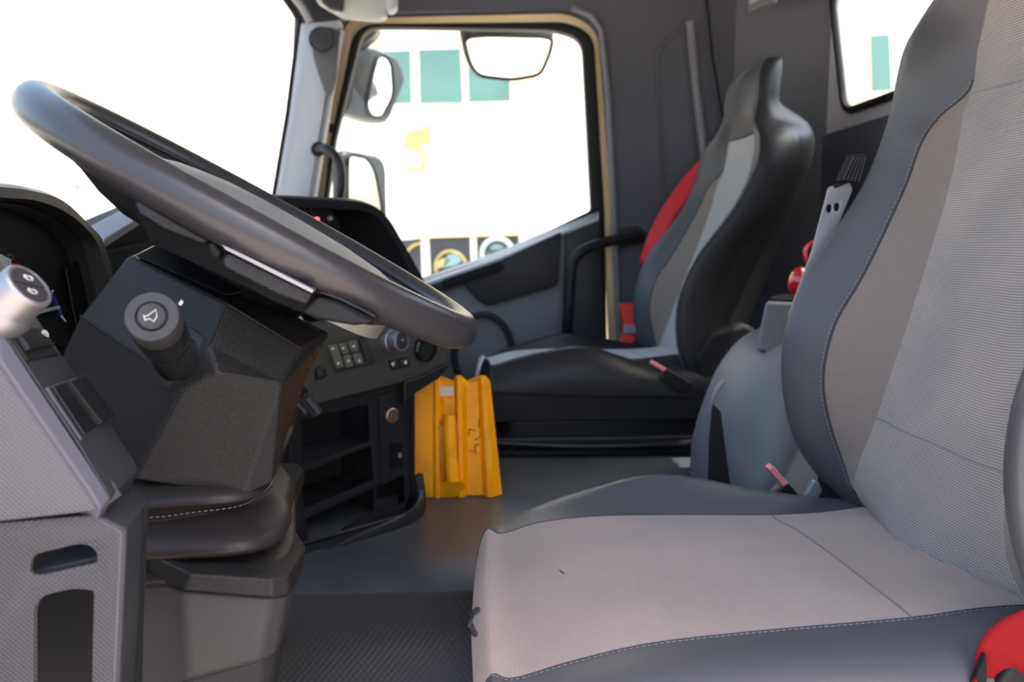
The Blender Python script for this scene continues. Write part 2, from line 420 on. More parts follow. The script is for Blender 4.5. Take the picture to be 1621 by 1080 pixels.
# left wall (driver's side): rear quarter and header, the door itself stands open behind the camera
plate('wall_left', [Vector(v) for v in [(.62, 0), (.95, 0), (.95, 1.58), (-.5, 1.58), (-.5, 1.45), (.5, 1.45), (.60, 1.35)]], [], (Vector((0, .30, 0)), EX, EZ), .05, M['wallfab'], bevel=.004, kind='structure')

# ================================================================== THE FAR DOOR
door = thing('cab_door', (.2, 2.5, .1), 'closed passenger door with grey panel, sloping sill and large clear window', 'door')
YD = YW+.03
gl_px = [(575, 42), (880, 47), (922, 62), (936, 333), (850, 374), (800, 398), (664, 441), (560, 460), (518, 320), (531, 221)]
gl = rpoly(pxy(gl_px, YD), [.05, .06, .06, .01, 0, 0, 0, .02, 0, 0])
fr_o = rpoly(pxy([(562, 38), (900, 34), (940, 56), (957, 335), (966, 780), (540, 780), (512, 320), (523, 221)], YD), [.06, .06, .05, 0, .02, .02, 0, 0])
low_in = pxy([(940, 338), (850, 378), (664, 446), (560, 470), (560, 770), (958, 770)], YD)
plate('window_frame', fr_o, [gl], fy(YD), .04, M['rubber'], door, bevel=.004)
plate('window_glass', rpoly(pxy([(560, 36), (930, 40), (945, 330), (664, 450), (510, 450), (512, 320)], YD+.02), .03), [], fy(YD+.02), .004, M['glass'], door)
plate('door_panel', rpoly(pxy([(948, 336), (850, 377), (800, 400), (660, 446), (515, 480), (515, 785), (962, 785), (957, 540)], YD-.025), [.01, 0, 0, 0, 0, 0, 0, 0]), [], fy(YD-.025), .03, M['greyblue'], door, bevel=.006)
mb = MB(); pts = [(948, 339), (900, 358), (850, 378), (800, 400), (735, 423), (664, 447)]
mb.loft([[at(a, b-7, y=YD+.014), at(a, b+5, y=YD-.050), at(a, b+11, y=YD-.050), at(a, b+9, y=YD+.014)] for a, b in pts]); mb.build('sill_cap', M['visor'], door, bevel=.004)
plate('arm_recess', rpoly(pxy([(655, 462), (796, 410), (889, 366), (884, 452), (776, 484), (758, 478), (733, 450), (660, 470)], YD-.055), [0, .0, .01, .02, .03, .02, 0, 0]), [], fy(YD-.055), .03, M['dark'], door, bevel=.006)
plate('switch_plate', rpoly(pxy([(700, 443), (797, 411), (797, 428), (740, 446), (702, 460)], YD-.066), .006), [], fy(YD-.066), .012, M['black'], door, bevel=.003)
plate('rear_panel', rpoly(pxy([(896, 362), (948, 341), (958, 545), (958, 760), (905, 760), (892, 480)], YD-.045), .01), [], fy(YD-.045), .02, M['trim'], door, bevel=.006)
mb = MB(); mb.tube([at(765+math.cos(t)*46, 560+math.sin(t)*62, y=YD-.055) for t in [PI*2*k/30 for k in range(30)]], .01, 8, closed=True); mb.build('speaker_ring', M['dark'], door)

# grab bar beside the door (on the side wall)
gb = thing('grab_bar', at(985, 380, y=2.38), 'black grab bar bent down across the rear edge of the passenger door', 'grab handle')
path = cr([at(a, b, y=yy) for a, b, yy in [(1012, 373, 2.40), (985, 378, 2.37), (950, 386, 2.35), (922, 397, 2.34), (907, 414, 2.34), (903, 445, 2.34), (899, 500, 2.34), (896, 545, 2.36)]], 6)
mb = MB(); mb.tube(path, .0155, 12); mb.build('bar', M['satin'], gb)
plate('mount_plate', rpoly(pxy([(975, 362), (1012, 357), (1024, 368), (1020, 384), (978, 394), (968, 380)], YW-.015), .012), [], fy(YW-.012), .02, M['dark'], gb, bevel=.004)
mb = MB(); mb.lathe(at(1006, 373, y=2.395), (0, -1, 0), [(.016, 0), (.016, .014), (.010, .018), (.0, .018)], 20); mb.build('bolt_cap', M['black'], gb)
# grab handle on the A pillar
ga = thing('grab_rail', at(528, 300, y=2.30), 'short curved black grab handle low on the windscreen pillar', 'grab handle')
mb = MB(); mb.tube(cr([at(a, b, y=yy) for a, b, yy in [(503, 236, 2.33), (518, 236, 2.28), (533, 250, 2.27), (540, 275, 2.27), (539, 305, 2.27), (535, 330, 2.29)]], 6), .0125, 12)
mb.build('handle_bar', M['satin'], ga)
mb = MB(); mb.lathe(at(504, 236, y=2.33), (-.2, 1, 0), [(.018, -.006), (.02, 0), (.02, .02)], 18); mb.build('mount', M['black'], ga)

# overhead console corner
oc = thing('overhead_console', at(560, 0, y=2.1), 'light grey overhead console corner above the windscreen pillar', 'console')
plate('shell', rpoly(pxy([(489, -60), (612, -60), (611, 26), (598, 30), (542, 26), (500, 2)], 2.22), [0, 0, .01, .005, .01, .01]), [], fy(2.22), .04, M['visor'], oc, bevel=.006)
plate('cover', rpoly(pxy([(500, -60), (545, -60), (541, 16), (520, 12), (508, 2)], 2.20), .006), [], fy(2.205), .02, M['trim'], oc, bevel=.003)
plate('end_cap', rpoly(pxy([(612, -60), (628, -60), (627, 8), (618, 16), (610, 14)], 2.19), .006), [], fy(2.195), .05, M['visor'], oc, bevel=.004)
# rail/label panel on the rear wall top
rl = thing('wall_lamp', at(1205, -20, y=2.15), 'pale interior lamp high on the corner of the rear wall', 'lamp')
mb = MB(); mb.prism([at(a, b, y=yy) for a, b, yy in [(1184, 22, 2.26), (1222, 2, 2.16), (1230, -30, 2.15), (1180, -30, 2.26)]], (.02, .02, 0)); mb.build('frame', M['grey'], rl, bevel=.004)
mb = MB(); mb.prism([at(a, b, y=yy) for a, b, yy in [(1188, 8, 2.25), (1212, -4, 2.17), (1214, -28, 2.16), (1186, -28, 2.25)]], (-.004, -.004, 0)); mb.build('lens', M['visor'], rl, bevel=.002)
bpy.data.objects['pillar']['kind'] = 'structure'

# ================================================================== SEATS
def grid(name, rows, mat_, parent, **k):
    """open surface through rows of points, UVs in metres"""
    n = len(rows[0]); V = [p for r in rows for p in r]; Fc = []; uv = []
    vv = [0]
    c = n//2
    for i in range(1, len(rows)): vv.append(vv[-1]+(rows[i][c]-rows[i-1][c]).length)
    for i, r in enumerate(rows):
        u = [0]
        for j in range(1, n): u.append(u[-1]+(r[j]-r[j-1]).length)
        mid = u[c]
        for j in range(n): uv.append((u[j]-mid, vv[i]))
    for i in range(len(rows)-1):
        for j in range(n-1):
            a = i*n+j; Fc.append((a, a+1, a+1+n, a+n))
    return finish(name, V, Fc, mat_, parent, ang=60, uvs=uv, **k)

def stitches(name, line, parent, off=Vector((0, 0, 0)), L=.0042, gap=.0022, r=.00055):
    mb = MB(); acc = 0; on = True; cur = [line[0]+off]
    d = []
    for i in range(1, len(line)):
        a, b = line[i-1]+off, line[i]+off; s = (b-a).length; k = 0
        while k < s:
            st = min((L if on else gap)-acc, s-k)
            k += st; acc += st
            if acc >= (L if on else gap)-1e-7:
                p = a+(b-a)*(k/s)
                if on: d.append((cur[0], p))
                on = not on; acc = 0; cur = [p]
    for a, b in d: mb.tube([a, b], r, 4)
    return mb.build(name, M['stitch'], parent, kind='stuff')

# backrest stations, bottom to top, read at the driver's seat (centre y = .85)
BK = [  # crest px, seam px, insert px, dyB, dyS, dyI
 ((1368,840),(1394,835),(1395,835),.25,.17,.168),
 ((1338,792),(1350,776),(1352,775),.25,.172,.168),
 ((1293,750),(1337,738),(1356,742),.25,.180,.150),
 ((1255,690),(1315,672),(1380,680),.25,.186,.130),
 ((1237,600),(1304,600),(1407,600),.25,.19,.120),
 ((1243,520),(1322,515),(1437,510),.25,.19,.118),
 ((1275,435),(1365,440),(1462,430),.25,.19,.116),
 ((1318,370),(1409,350),(1487,350),.25,.19,.116),
 ((1362,300),(1438,285),(1507,275),.25,.19,.118),
 ((1392,232),(1460,224),(1519,212),.25,.19,.122),
 ((1408,180),(1488,184),(1525,178),.25,.165,.128),
 ((1420,120),(1536,140),(1539,138),.238,.132,.130),
 ((1432,75),(1546,80),(1548,79),.205,.128,.127),
 ((1460,26),(1561,15),(1562,14),.155,.110,.109),
 ((1500,-40),(1576,-60),(1577,-61),.125,.092,.091)]
HINGE = Vector((.50, 0, .44))

def make_seat(yc, dz, dzb, rec, near_rise, name, label, root_z):
    root = thing(name, (.25, yc, root_z), label, 'seat', 'cab seats')
    rot = Matrix.Rotation(rec, 4, 'Y')
    def TB(p, s):        # p (x, dy, z) -> world; s side
        v = Vector((p[0], 0, p[2]))-HINGE; v = rot @ v; v += HINGE
        return Vector((v.x, yc+s*p[1], v.z+dzb))
    st = []
    for B, S, I, a, b, c in BK:
        pb = at(*B, y=.85+a); ps = at(*S, y=.85+b); pi = at(*I, y=.85+c)
        if yc > 1.5 and len(st) >= 12: pb.x += .026 if len(st) > 12 else .010
        B_ = (pb.x, a, pb.z); S_ = (ps.x, b, ps.z); I_ = (pi.x, c, pi.z)
        zc = pi.z*.6+ps.z*.4
        u_ = min(1, max(0, (zc-.96)/.09)); xc = .474+(zc-.446)*.257; C_ = (xc+(pi.x-.008-xc)*u_, 0, zc)
        C2 = (C_[0]*(.45+.35*u_)+pi.x*(.55-.35*u_), c*.55, zc)
        M_ = ((pb.x*.62+ps.x*.38)-.010, a*.60+b*.40, pb.z*.62+ps.z*.38)
        if len(st) >= 10: M_ = (pb.x*.5+ps.x*.5-.012, a*.55+b*.45, (pb.z+ps.z)/2)
        tk = 1 if len(st) < 13 else (.72 if len(st) == 13 else .55)
        E_ = (pb.x+.042*tk, a+.006*tk, pb.z+.004); E2 = (pb.x+.092*tk, a-.02*tk, pb.z+.01)
        Rr = (C_[0]+.110*(tk if tk < .7 else 1), a*.6, C_[2]+.02); R0 = (C_[0]+.118*(tk if tk < .7 else 1), 0, C_[2]+.02)
        st.append([R0, Rr, E2, E_, B_, M_, S_, I_, C2, C_])
    # headrest top, rounded over
    last = st[-1]
    for k, (dzz, dx, sc) in enumerate([(.036, -.002, .98), (.072, .0, .92), (.102, .006, .78), (.118, .014, .54), (.122, .022, .26)]):
        row = []
        for q, p in enumerate(last):
            xm = last[9][0]+.035
            f = 1 if k < 2 else (.8 if k == 2 else (.5 if k == 3 else .25))
            row.append((xm+(p[0]-xm)*f+dx, p[1]*sc, p[2]*0+last[9][2]+dzz+(p[2]-last[9][2])*.6*(f)))
        st.append(row)
    # smooth along the height
    cols = [[Vector(r[q]) for r in st] for q in range(10)]
    cols = [cr(c_, 4) for c_ in cols]
    nrow = len(cols[0])
    full = []
    for i in range(nrow):
        half = [cols[q][i] for q in range(10)]
        ring = [(p, 1) for p in half]+[(p, -1) for p in half[-2::-1]]
        pts = [TB(p, s) for p, s in ring]      # index 0..18, centre 9
        per = [2, 3, 3, 4, 4, 5, 5, 4, 4]; per = per+per[::-1]
        full.append((cr(pts, per), per))
    per = full[0][1]
    cum = [0]
    for p in per: cum.append(cum[-1]+p)
    def strip(i0, i1, rows=None):
        rr = [f[0][cum[i0]:cum[i1]+1] for f in full]
        return rr if rows is None else rr[rows[0]:rows[1]]
    top_close = 11*4   # row where the insert closes
    fl = yc > 1.5
    cut = nrow if not fl else min(k for k in range(nrow) if full[k][0][cum[9]].z > 1.0)
    grid('backrest_center', strip(7, 11, (0, min(nrow, cut+1))), M['fabpale'] if fl else M['fab'], root)
    if fl:
        grid('headrest_front', strip(7, 11, (cut, nrow)), M['leather'], root)
        mb = MB(); mb.tube([p+Vector((-.001, 0, 0)) for p in full[cut][0][cum[7]:cum[11]+1]], .002, 6); mb.build('headrest_seam', M['seam'], root)
    for s, (a, b) in ((1, (6, 7)), (-1, (11, 12))):
        grid('backrest_insert', strip(a, b, (4, top_close+1)), M['insert'], root)
    for s, (a, b) in ((1, (2, 6)), (-1, (12, 16))):
        rows = strip(a, b)
        # above the insert the leather runs up to the central seam
        if fl and s < 0:
            grid('backrest_bolster', strip(12, 14), M['leather'], root); grid('backrest_side', strip(14, 16), M['leatherblk'], root)
        else: grid('backrest_bolster', rows, M['leather'], root)
    lb = [f[0][cum[6]:cum[7]+1] for f in full][top_close:]; grid('headrest_side', lb, M['leather'], root)
    lb = [f[0][cum[11]:cum[12]+1] for f in full][top_close:]; grid('headrest_side', lb, M['leather'], root)
    # rear shell
    rows = [[f[0][k] for k in range(cum[2], -1, -1)]+[f[0][k] for k in range(cum[18]-1, cum[16]-1, -1)] for f in full]
    grid('back_shell', rows, M['leatherblk'], root)
    mb = MB(); lr = full[-1][0]; mb.add(lr[:-1], [tuple(range(len(lr)-1))]); mb.build('headrest_top', M['leather'], root)
    # seams
    for idx, sgn in ((6, 1), (12, -1)):
        ln = [f[0][cum[idx]] for f in full][4:top_close+2]
        mb = MB(); mb.tube([p+Vector((-.0005, 0, 0)) for p in ln], .0016, 6); mb.build('piping', M['seam'], root)
        j = cum[idx]-sgn*1
        ln2 = [f[0][cum[idx]]*.72+f[0][j]*.28+Vector((-.0012, 0, 0)) for f in full][4:top_close+2]
        if yc < 1.5: stitches('stitching', ln2, root)
    for idx in (7, 11):
        ln = [f[0][cum[idx]] for f in full][6:top_close+18]
        mb = MB(); mb.tube([p+Vector((.0006, 0, 0)) for p in ln], .0010, 5); mb.build('panel_seam', M['insert'], root)
    # cross seams on the centre cloth
    for row in (9, 43):
        i = min(range(nrow), key=lambda k: abs(full[k][0][cum[9]].z-dz-(.535 if row == 9 else .925)))
        ln = full[i][0][cum[7]:cum[11]+1]
        if yc < 1.5: stitches('cross_stitch', [p+Vector((-.0008, 0, 0)) for p in ln], root, r=.0008)
    # ---------------- cushion
    far = [ # x, zS, zB
      ((790,845),(791,829)),((850,828),(850,801)),((930,818),(928,775)),((1050,815),(1040,750)),((1220,815),(1196,773)),((1300,811),(1275,785)),((1390,800),(1350,793)),((1440,800),(1400,800))]
    S_f = []; B_f = []
    for s_, b_ in far:
        p = at(*s_, y=.85+.175); q_ = at(*b_, y=.85+.235)
        S_f.append((p.x, p.z)); B_f.append((q_.x, q_.z))
    near = [(830,1075),(880,1055),(950,1035),(1050,1015),(1200,1000),(1400,985),(1500,970),(1600,958)]
    nz = [at(a, b, y=.85-.175) for a, b in near]
    def znear(x):
        if x <= nz[0].x: return nz[0].z
        for a, b in zip(nz, nz[1:]):
            if a.x <= x <= b.x: return a.z+(b.z-a.z)*(x-a.x)/(b.x-a.x)
        return nz[-1].z
    rows = []
    # front wrap
    for x, z, dx in [(.06, .24, .02), (.020, .255, .02), (.004, .285, .022), (-.006, .325, .022), (-.002, .360, .020), (.008, .382, .018)]:
        kf = min(1, max(0, (z-.285)/.07)); k_ = max(0, (z-.36)/.022); zf_ = z-.012*k_
        rows.append([(x+dx+.02, .258, z-.05), (x+dx, .250, zf_-.018), (x+dx*.5, .222, zf_-.004), (x+.004, .176, z+.001), (x, .09, z+.002), (x-.002, 0, z+.003), (x, -.09, z+.002), (x+.003, -.186, z+.001), (x+dx*.45, -.222, z+near_rise*kf), (x+dx, -.250, z-.004+near_rise*kf), (x+dx+.02, -.26, z-.02)])
    for (xs, zs), (xb, zb_) in zip(S_f, B_f):
        zn = znear(xs); u_ = min(1, max(0, (xs-.27)/.11)); rise = near_rise*(1-u_*u_*(3-2*u_))-(.0 if near_rise == 0 else .006*u_)
        zc = zs*.5+zn*.5+.002
        bow = .010
        rows.append([(xb, .262, .30), (xb, .266, zb_-.035), (xb, .240, zb_-.002), (xs, .175, zs), (xs, .09, zs*.75+zn*.25+.004), (xs, 0, zc+.003), (xs, -.09, zs*.25+zn*.75+.003), (xs, -.175, zn), (xs, -.232, zn-.003+rise), (xs, -.268, zn-.040+rise*.8), (xs, -.265, .30)])
    colsn = 11
    cols = [cr([(r[q][0], yc+r[q][1], r[q][2]+dz) for r in rows], 4) for q in range(colsn)]
    nr = len(cols[0]); full2 = []
    perc = [3, 4, 5, 4, 4, 4, 4, 5, 4, 3]; cm = [0]
    for p in perc: cm.append(cm[-1]+p)
    for i in range(nr): full2.append(cr([cols[q][i] for q in range(colsn)], perc))
    grid('cushion_center', [f[cm[3]:cm[7]+1] for f in full2], M['cushfab'] if yc < 1.5 else M['fabpale'], root)
    grid('cushion_bolster', [f[0:cm[3]+1] for f in full2], M['leather'] if yc < 1.5 else M['leatherblk'], root)
    grid('cushion_bolster', [f[cm[7]:] for f in full2], M['leather'] if yc < 1.5 else M['leatherblk'], root)
    for q in (3, 7):
        ln = [f[cm[q]]+Vector((0, 0, -.0004)) for f in full2]
        mb = MB(); mb.tube(ln, .0014, 6); mb.build('cushion_seam', M['seam'], root)
    i = min(range(nr), key=lambda k: abs(full2[k][cm[5]].x-.372) + (1 if k < 24 else 0))
    ln = [p+Vector((0, 0, -.0003)) for p in full2[i][cm[3]:cm[7]+1]]
    mb = MB(); mb.tube(ln, .0012, 6); mb.build('cross_seam', M['seamlight'], root)
    if yc < 1.5: stitches('cushion_stitching', [f[cm[7]]*.8+f[cm[7]+1]*.2+Vector((0, 0, .0004)) for f in full2][20:], root, r=.0004, L=.003, gap=.0024)
    if near_rise:
        i0 = next(k for k in range(nr) if full2[k][-1].z > .0 and k >= 12)
        mb = MB(); mb.tube([(.03, yc-.2685, .432), (.10, yc-.2705, .430), (.3, yc-.2705, .424), (.46, yc-.2705, .422)], .004, 6); mb.build('lower_piping', M['black'], root)
    # close the cushion at the rear and underneath with a pan
    mb = MB(); mb.prism(rpoly([(.05, yc-.25), (.56, yc-.25), (.56, yc+.25), (.05, yc+.25)], .03), (0, 0, 1))
    V = [(v.x, v.y, (.25 if v.z < .5 else .30)+dz) for v in [Vector((p.x, p.y, 0) if len(p) == 2 else p) for p in mb.v]]
    finish('seat_pan', V, mb.f, M['satin'], root, bevel=.01)
    return root, full, cum, full2, cm

# driver's seat
drv, dfull, dcum, dfull2, dcm = make_seat(.85, 0, 0, 0, 0, 'driver_seat', 'large grey leather and ribbed fabric seat in the foreground at the right', .0)
mb = MB()
mb.loft([[Vector((a, b, z)) for a, b in [(.06+i, .62+i), (.52-i, .62+i), (.52-i, 1.08-i), (.06+i, 1.08-i)]] for z, i in [(.0, 0), (.03, 0), (.06, .03), (.09, .0), (.12, .03), (.15, 0), (.18, .03), (.21, 0), (.26, .0)]])
mb.build('suspension_bellows', M['rubber'], drv, bevel=.008)
mb = MB(); mb.tube([at(756, 966, y=.72), at(747, 972, y=.70), at(745, 990, y=.70), at(752, 1004, y=.72)], .003, 8); mb.build('adjuster_hook', M['trim'], drv)
for (a, b), (c, d) in (((886, 886), (893, 891)), ((962, 1003), (972, 1004))):
    p0 = at(a, b, z=.409); p1 = at(c, d, z=.409); dg_ = bpy.context.evaluated_depsgraph_get()
    best = min((v for r_ in dfull2 for v in r_), key=lambda v: (Vector((v.x, v.y))-Vector((p0.x, p0.y))).length)
    p0.z = p1.z = best.z+.0004
    mb = MB(); mb.tube([p0, p1], .0009, 5, flat=.4); mb.build('lint_speck', M['black'], drv)
# recliner cover on the far side and back lower corner
mb = MB(); c_ = Vector((.53, 1.09, .43)); mb.lathe(c_, (0, 1, 0), [(.05, 0), (.05, .025), (.04, .035), (0, .035)], 24); mb.build('recliner_cover', M['black'], drv)

# passenger seat
pas, pfull, pcum, pfull2, pcm = make_seat(2.0, .070, .012, R(5.6), .048, 'passenger_seat', 'passenger seat with black vinyl sides by the far door', TZ)
mb = MB()
mb.loft([[Vector((a, b, z)) for a, b in [(.035+i, 1.74+i), (.60-i, 1.74+i), (.60-i, 2.26-i), (.035+i, 2.26-i)]] for z, i in [(TZ, .012), (TZ+.018, .012), (TZ+.026, 0), (TZ+.045, 0), (TZ+.056, .022)]])
mb.build('plinth', M['satin'], pas, bevel=.006)
mb = MB(); mb.tube(cr([(.04, 1.738, TZ+.036), (.2, 1.733, TZ+.028), (.4, 1.733, TZ+.030), (.58, 1.738, TZ+.042)], 6), .006, 8); mb.build('plinth_rib', M['satin'], pas)
mb = MB(); mb.prism([(.50, 1.735, .39), (.46, 1.735, .50), (.50, 1.735, .56), (.58, 1.735, .58), (.66, 1.735, .52), (.70, 1.735, .36), (.66, 1.735, .30), (.52, 1.735, .30)], (0, .05, 0)); mb.build('recliner_cover', M['black'], pas, bevel=.015)

# seat belts and buckles
def ribbon(name, pts, wdir, width, mat_, parent=None, thick=.0016, **k):
    P = cr(pts, 6); W = cr(wdir, 6) if isinstance(wdir[0], (tuple, Vector)) else [Vector(wdir)]*len(P)
    rows = []; n = 7
    for p, w_ in zip(P, W):
        w_ = Vector(w_).normalized(); rows.append([Vector(p)+w_*width*(j/(n-1)-.5) for j in range(n)])
    V = [p for r in rows for p in r]; uv = []; v = 0; Fc = []
    for i, r in enumerate(rows):
        if i: v += (rows[i][3]-rows[i-1][3]).length
        uv += [(width*(j/(n-1)), v) for j in range(n)]
    for i in range(len(rows)-1):
        for j in range(n-1):
            a = i*n+j; Fc.append((a, a+1, a+1+n, a+n))
    return finish(name, V, Fc, mat_, parent, ang=80, uvs=uv, solid=thick, **k)

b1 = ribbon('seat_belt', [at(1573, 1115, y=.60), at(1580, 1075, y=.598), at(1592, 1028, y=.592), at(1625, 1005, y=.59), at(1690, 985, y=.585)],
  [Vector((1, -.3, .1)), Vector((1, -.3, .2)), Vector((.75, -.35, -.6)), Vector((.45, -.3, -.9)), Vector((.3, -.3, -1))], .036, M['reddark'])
tag(b1, 'red webbing seat belt at the lower right corner over the driver seat edge', 'seat belt')
bk = thing('belt_buckle', at(1556, 1090, y=.596), 'black belt buckle sleeve beneath the red belt at the lower right', 'buckle')
mb = MB(); mb.prism([at(a, b, y=.592) for a, b in [(1541, 1085), (1548, 1064), (1555, 1050), (1561, 1036), (1563, 1060), (1562, 1130), (1539, 1130)]], (0, .006, 0)); mb.build('sleeve', M['black'], bk, bevel=.001)
mb = MB(); mb.prism([at(a, b, y=.590) for a, b in [(1541, 1086), (1546, 1075), (1551, 1084), (1549, 1130), (1540, 1130)]], (0, .004, 0)); mb.build('release_button', M['reddark'], bk, bevel=.001)
side = thing('seat_side_cover', at(1640, 1060, y=.592), 'dark plastic side cover below the red belt at the right edge', 'cover')
mb = MB(); mb.prism([at(a, b, y=.590) for a, b in [(1574, 1110), (1586, 1074), (1606, 1048), (1634, 1026), (1690, 1008), (1760, 1008), (1760, 1150), (1574, 1150)]], (0, .012, 0)); mb.build('cover', M['satin'], side, bevel=.004)

pb = thing('seat_belt', at(1100, 320, y=2.27), 'red belt hanging over the window side of the passenger backrest', 'seat belt')
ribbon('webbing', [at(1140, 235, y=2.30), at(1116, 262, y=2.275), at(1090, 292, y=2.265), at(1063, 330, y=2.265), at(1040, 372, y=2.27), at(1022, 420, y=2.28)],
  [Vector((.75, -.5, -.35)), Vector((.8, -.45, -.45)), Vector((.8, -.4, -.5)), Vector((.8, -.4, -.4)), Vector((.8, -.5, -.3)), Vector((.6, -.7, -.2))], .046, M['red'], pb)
ribbon('webbing', [at(992, 480, y=2.27), at(997, 520, y=2.26), at(985, 560, y=2.24)], [Vector((1, -.2, 0)), Vector((1, -.2, .1)), Vector((1, -.2, .1))], .042, M['red'], pb)
mb = MB(); mb.prism([at(a, b, y=yy) for a, b, yy in [(1128, 250, 2.27), (1140, 226, 2.27), (1159, 203, 2.28), (1152, 232, 2.27), (1134, 262, 2.26)]], (0, .02, 0)); mb.build('belt_guide', M['satin'], pb, bevel=.003)
mb = MB(); mb.box(at(997, 521, y=2.245), (.018, .006, .012)); mb.build('tongue', M['bracket'], pb, bevel=.003)

def buckle(p, d, label, L=.07, s=1):
    bk = thing('belt_buckle', p, label, 'buckle')
    d = Vector(d).normalized(); wv = d.cross(EY).normalized(); th = Vector((0, 1, 0))
    Mx = Matrix((wv, th, d)).transposed()
    mb = MB(); mb.box(Vector(p)-d*L*.5, (.015*s, .011*s, L*.5), Mx); mb.build('housing', M['satin'], bk, bevel=.004)
    mb = MB(); mb.box(Vector(p)+d*.002-wv*.010*s, (.0045*s, .010*s, .030*s), Matrix.Rotation(0, 3, 'Y') @ Mx); mb.build('release_button', M['pink'], bk, bevel=.002)
    return bk
buckle(at(1230, 770, y=1.15), (-.55, 0, .62), 'black belt buckle with faded pink button beside the driver cushion')
buckle(at(1046, 590, y=1.71), (-.35, 0, .2), 'black belt buckle with faded pink button beside the passenger cushion', s=.95)
bk2 = thing('belt_anchor', at(1290, 775, y=1.13), 'grey metal belt anchor strap in the gap behind the driver cushion', 'belt anchor')
mb = MB(); mb.prism([at(a, b, y=1.13) for a, b in [(1274, 788), (1290, 762), (1305, 772), (1296, 790)]], (0, .012, 0)); mb.build('strap_plate', M['bracket'], bk2, bevel=.002)
mb = MB(); mb.prism([at(a, b, y=1.14) for a, b in [(1290, 800), (1300, 765), (1330, 780), (1335, 800)]], (0, .02, 0)); mb.build('hinge_cover', M['black'], bk2, bevel=.003)

# belt bracket behind the driver's seat
br = thing('belt_bracket', at(1300, 380, y=1.14), 'tilted grey metal bracket with two holes beside the driver backrest', 'bracket')
Yb = 1.13
outl = pxy([(1312, 296), (1345, 287), (1350, 300), (1330, 350), (1300, 420), (1262, 500), (1248, 500), (1285, 400)], Yb)
holes = []
for cx_, cy_ in ((1313, 330), (1325, 328)):
    c_ = at(cx_, cy_, y=Yb); holes.append([Vector((c_.x+.0042*math.cos(t*PI/8), c_.z+.0062*math.sin(t*PI/8))) for t in range(16)])
plate('plate', rpoly(outl, .003), holes, fy(Yb), .004, M['bracket'], br, bevel=.0008)
mb = MB(); mb.prism([at(a, b, y=Yb-.003) for a, b in [(1320, 294), (1341, 286), (1343, 290), (1322, 298)]], (0, .012, 0)); mb.build('edge_cap', M['black'], br)
a_, b_ = at(1338, 290, y=1.125), at(1358, 246, y=1.125); ax = (b_-a_).normalized(); sd = ax.cross(EY)
mb = MB(); mb.prism([at(a, b, y=1.12) for a, b in [(1331, 286), (1350, 244), (1371, 243), (1374, 250), (1356, 290)]], (0, .02, 0)); cl = mb.build('clip', M['black'], br, bevel=.003)
mb = MB()
for t in (.15, .3, .45, .6, .75, .9):
    p0 = Vector(a_)*(1-t*0)+(b_-a_)*0
for k in range(5):
    u0 = at(1335+k*6, 285+k*.7, y=1.118); u1 = at(1352+k*4.6, 248-k*.2, y=1.118); mb.tube([u0, u1], .0017, 5)
mb.build('clip_ribs', M['dark'], cl, kind='stuff')

# ================================================================== between the seats
cv = thing('tunnel_cover', (.6, 1.45, TZ), 'rounded slate grey moulded cover between the two seats', 'cover')
outlp = [(1092, 760), (1095, 700), (1108, 650), (1132, 592), (1165, 548), (1205, 524), (1250, 512), (1330, 508), (1400, 508)]
def cover_row(y, k, dx):
    out = []
    for a, b in outlp:
        p = at(a, b, y=1.45); out.append(Vector((p.x+dx, y, TZ+(p.z-TZ)*k)))
    return cr(out, 4)
rows = [[Vector((p.x, p.y, TZ)) for p in cover_row(1.215, .0, .05)], cover_row(1.215, .55, .05), cover_row(1.225, .80, .035), cover_row(1.26, .94, .015), cover_row(1.33, .99, .003), cover_row(1.45, 1, 0), cover_row(1.55, .99, .035), cover_row(1.62, .9, .07), cover_row(1.65, .6, .10), [Vector((p.x, p.y, TZ)) for p in cover_row(1.65, 0, .10)]]
V = [p for r in rows for p in r]; n = len(rows[0])
finish('shell', V, [(i*n+j, i*n+j+1, (i+1)*n+j+1, (i+1)*n+j) for i in range(len(rows)-1) for j in range(n-1)], M['greyblue'], cv, ang=80)
mb = MB(); mb.prism([at(a, b, y=1.24) for a, b in [(1130, 640), (1142, 652), (1160, 790), (1122, 790), (1124, 700)]], (0, .012, 0)); mb.build('strap_slot', M['black'], cv, bevel=.004)
mb = MB(); mb.tube(cr([at(1124, 655, y=1.27), at(1131, 622, y=1.27), at(1146, 603, y=1.29)], 5), .004, 8); mb.build('clip', M['grey'], cv)
pod = thing('storage_pod', (.55, 1.42, .56), 'tapered grey plastic pod standing on the rounded tunnel cover', 'pod')
y0, y1 = 1.33, 1.55
bot = [at(1196, 556, y=y0), at(1330, 566, y=y0), at(1330, 556, y=y1), at(1208, 546, y=y1)]
top = [at(1212, 477, y=y0), at(1330, 482, y=y0), at(1330, 472, y=y1), at(1222, 470, y=y1)]
mb = MB(); mb.loft([bot, top]); mb.build('body', M['greyblue'], pod, bevel=.006, bseg=3)
mb = MB(); mb.loft([[p+Vector((.008*(1 if k in (0, 3) else -1), .008*(1 if k < 2 else -1), .000)) for k, p in enumerate(top)], [p+Vector((.010*(1 if k in (0, 3) else -1), .010*(1 if k < 2 else -1), .006)) for k, p in enumerate(top)]]); mb.build('top_tray', M['black'], pod, bevel=.003)
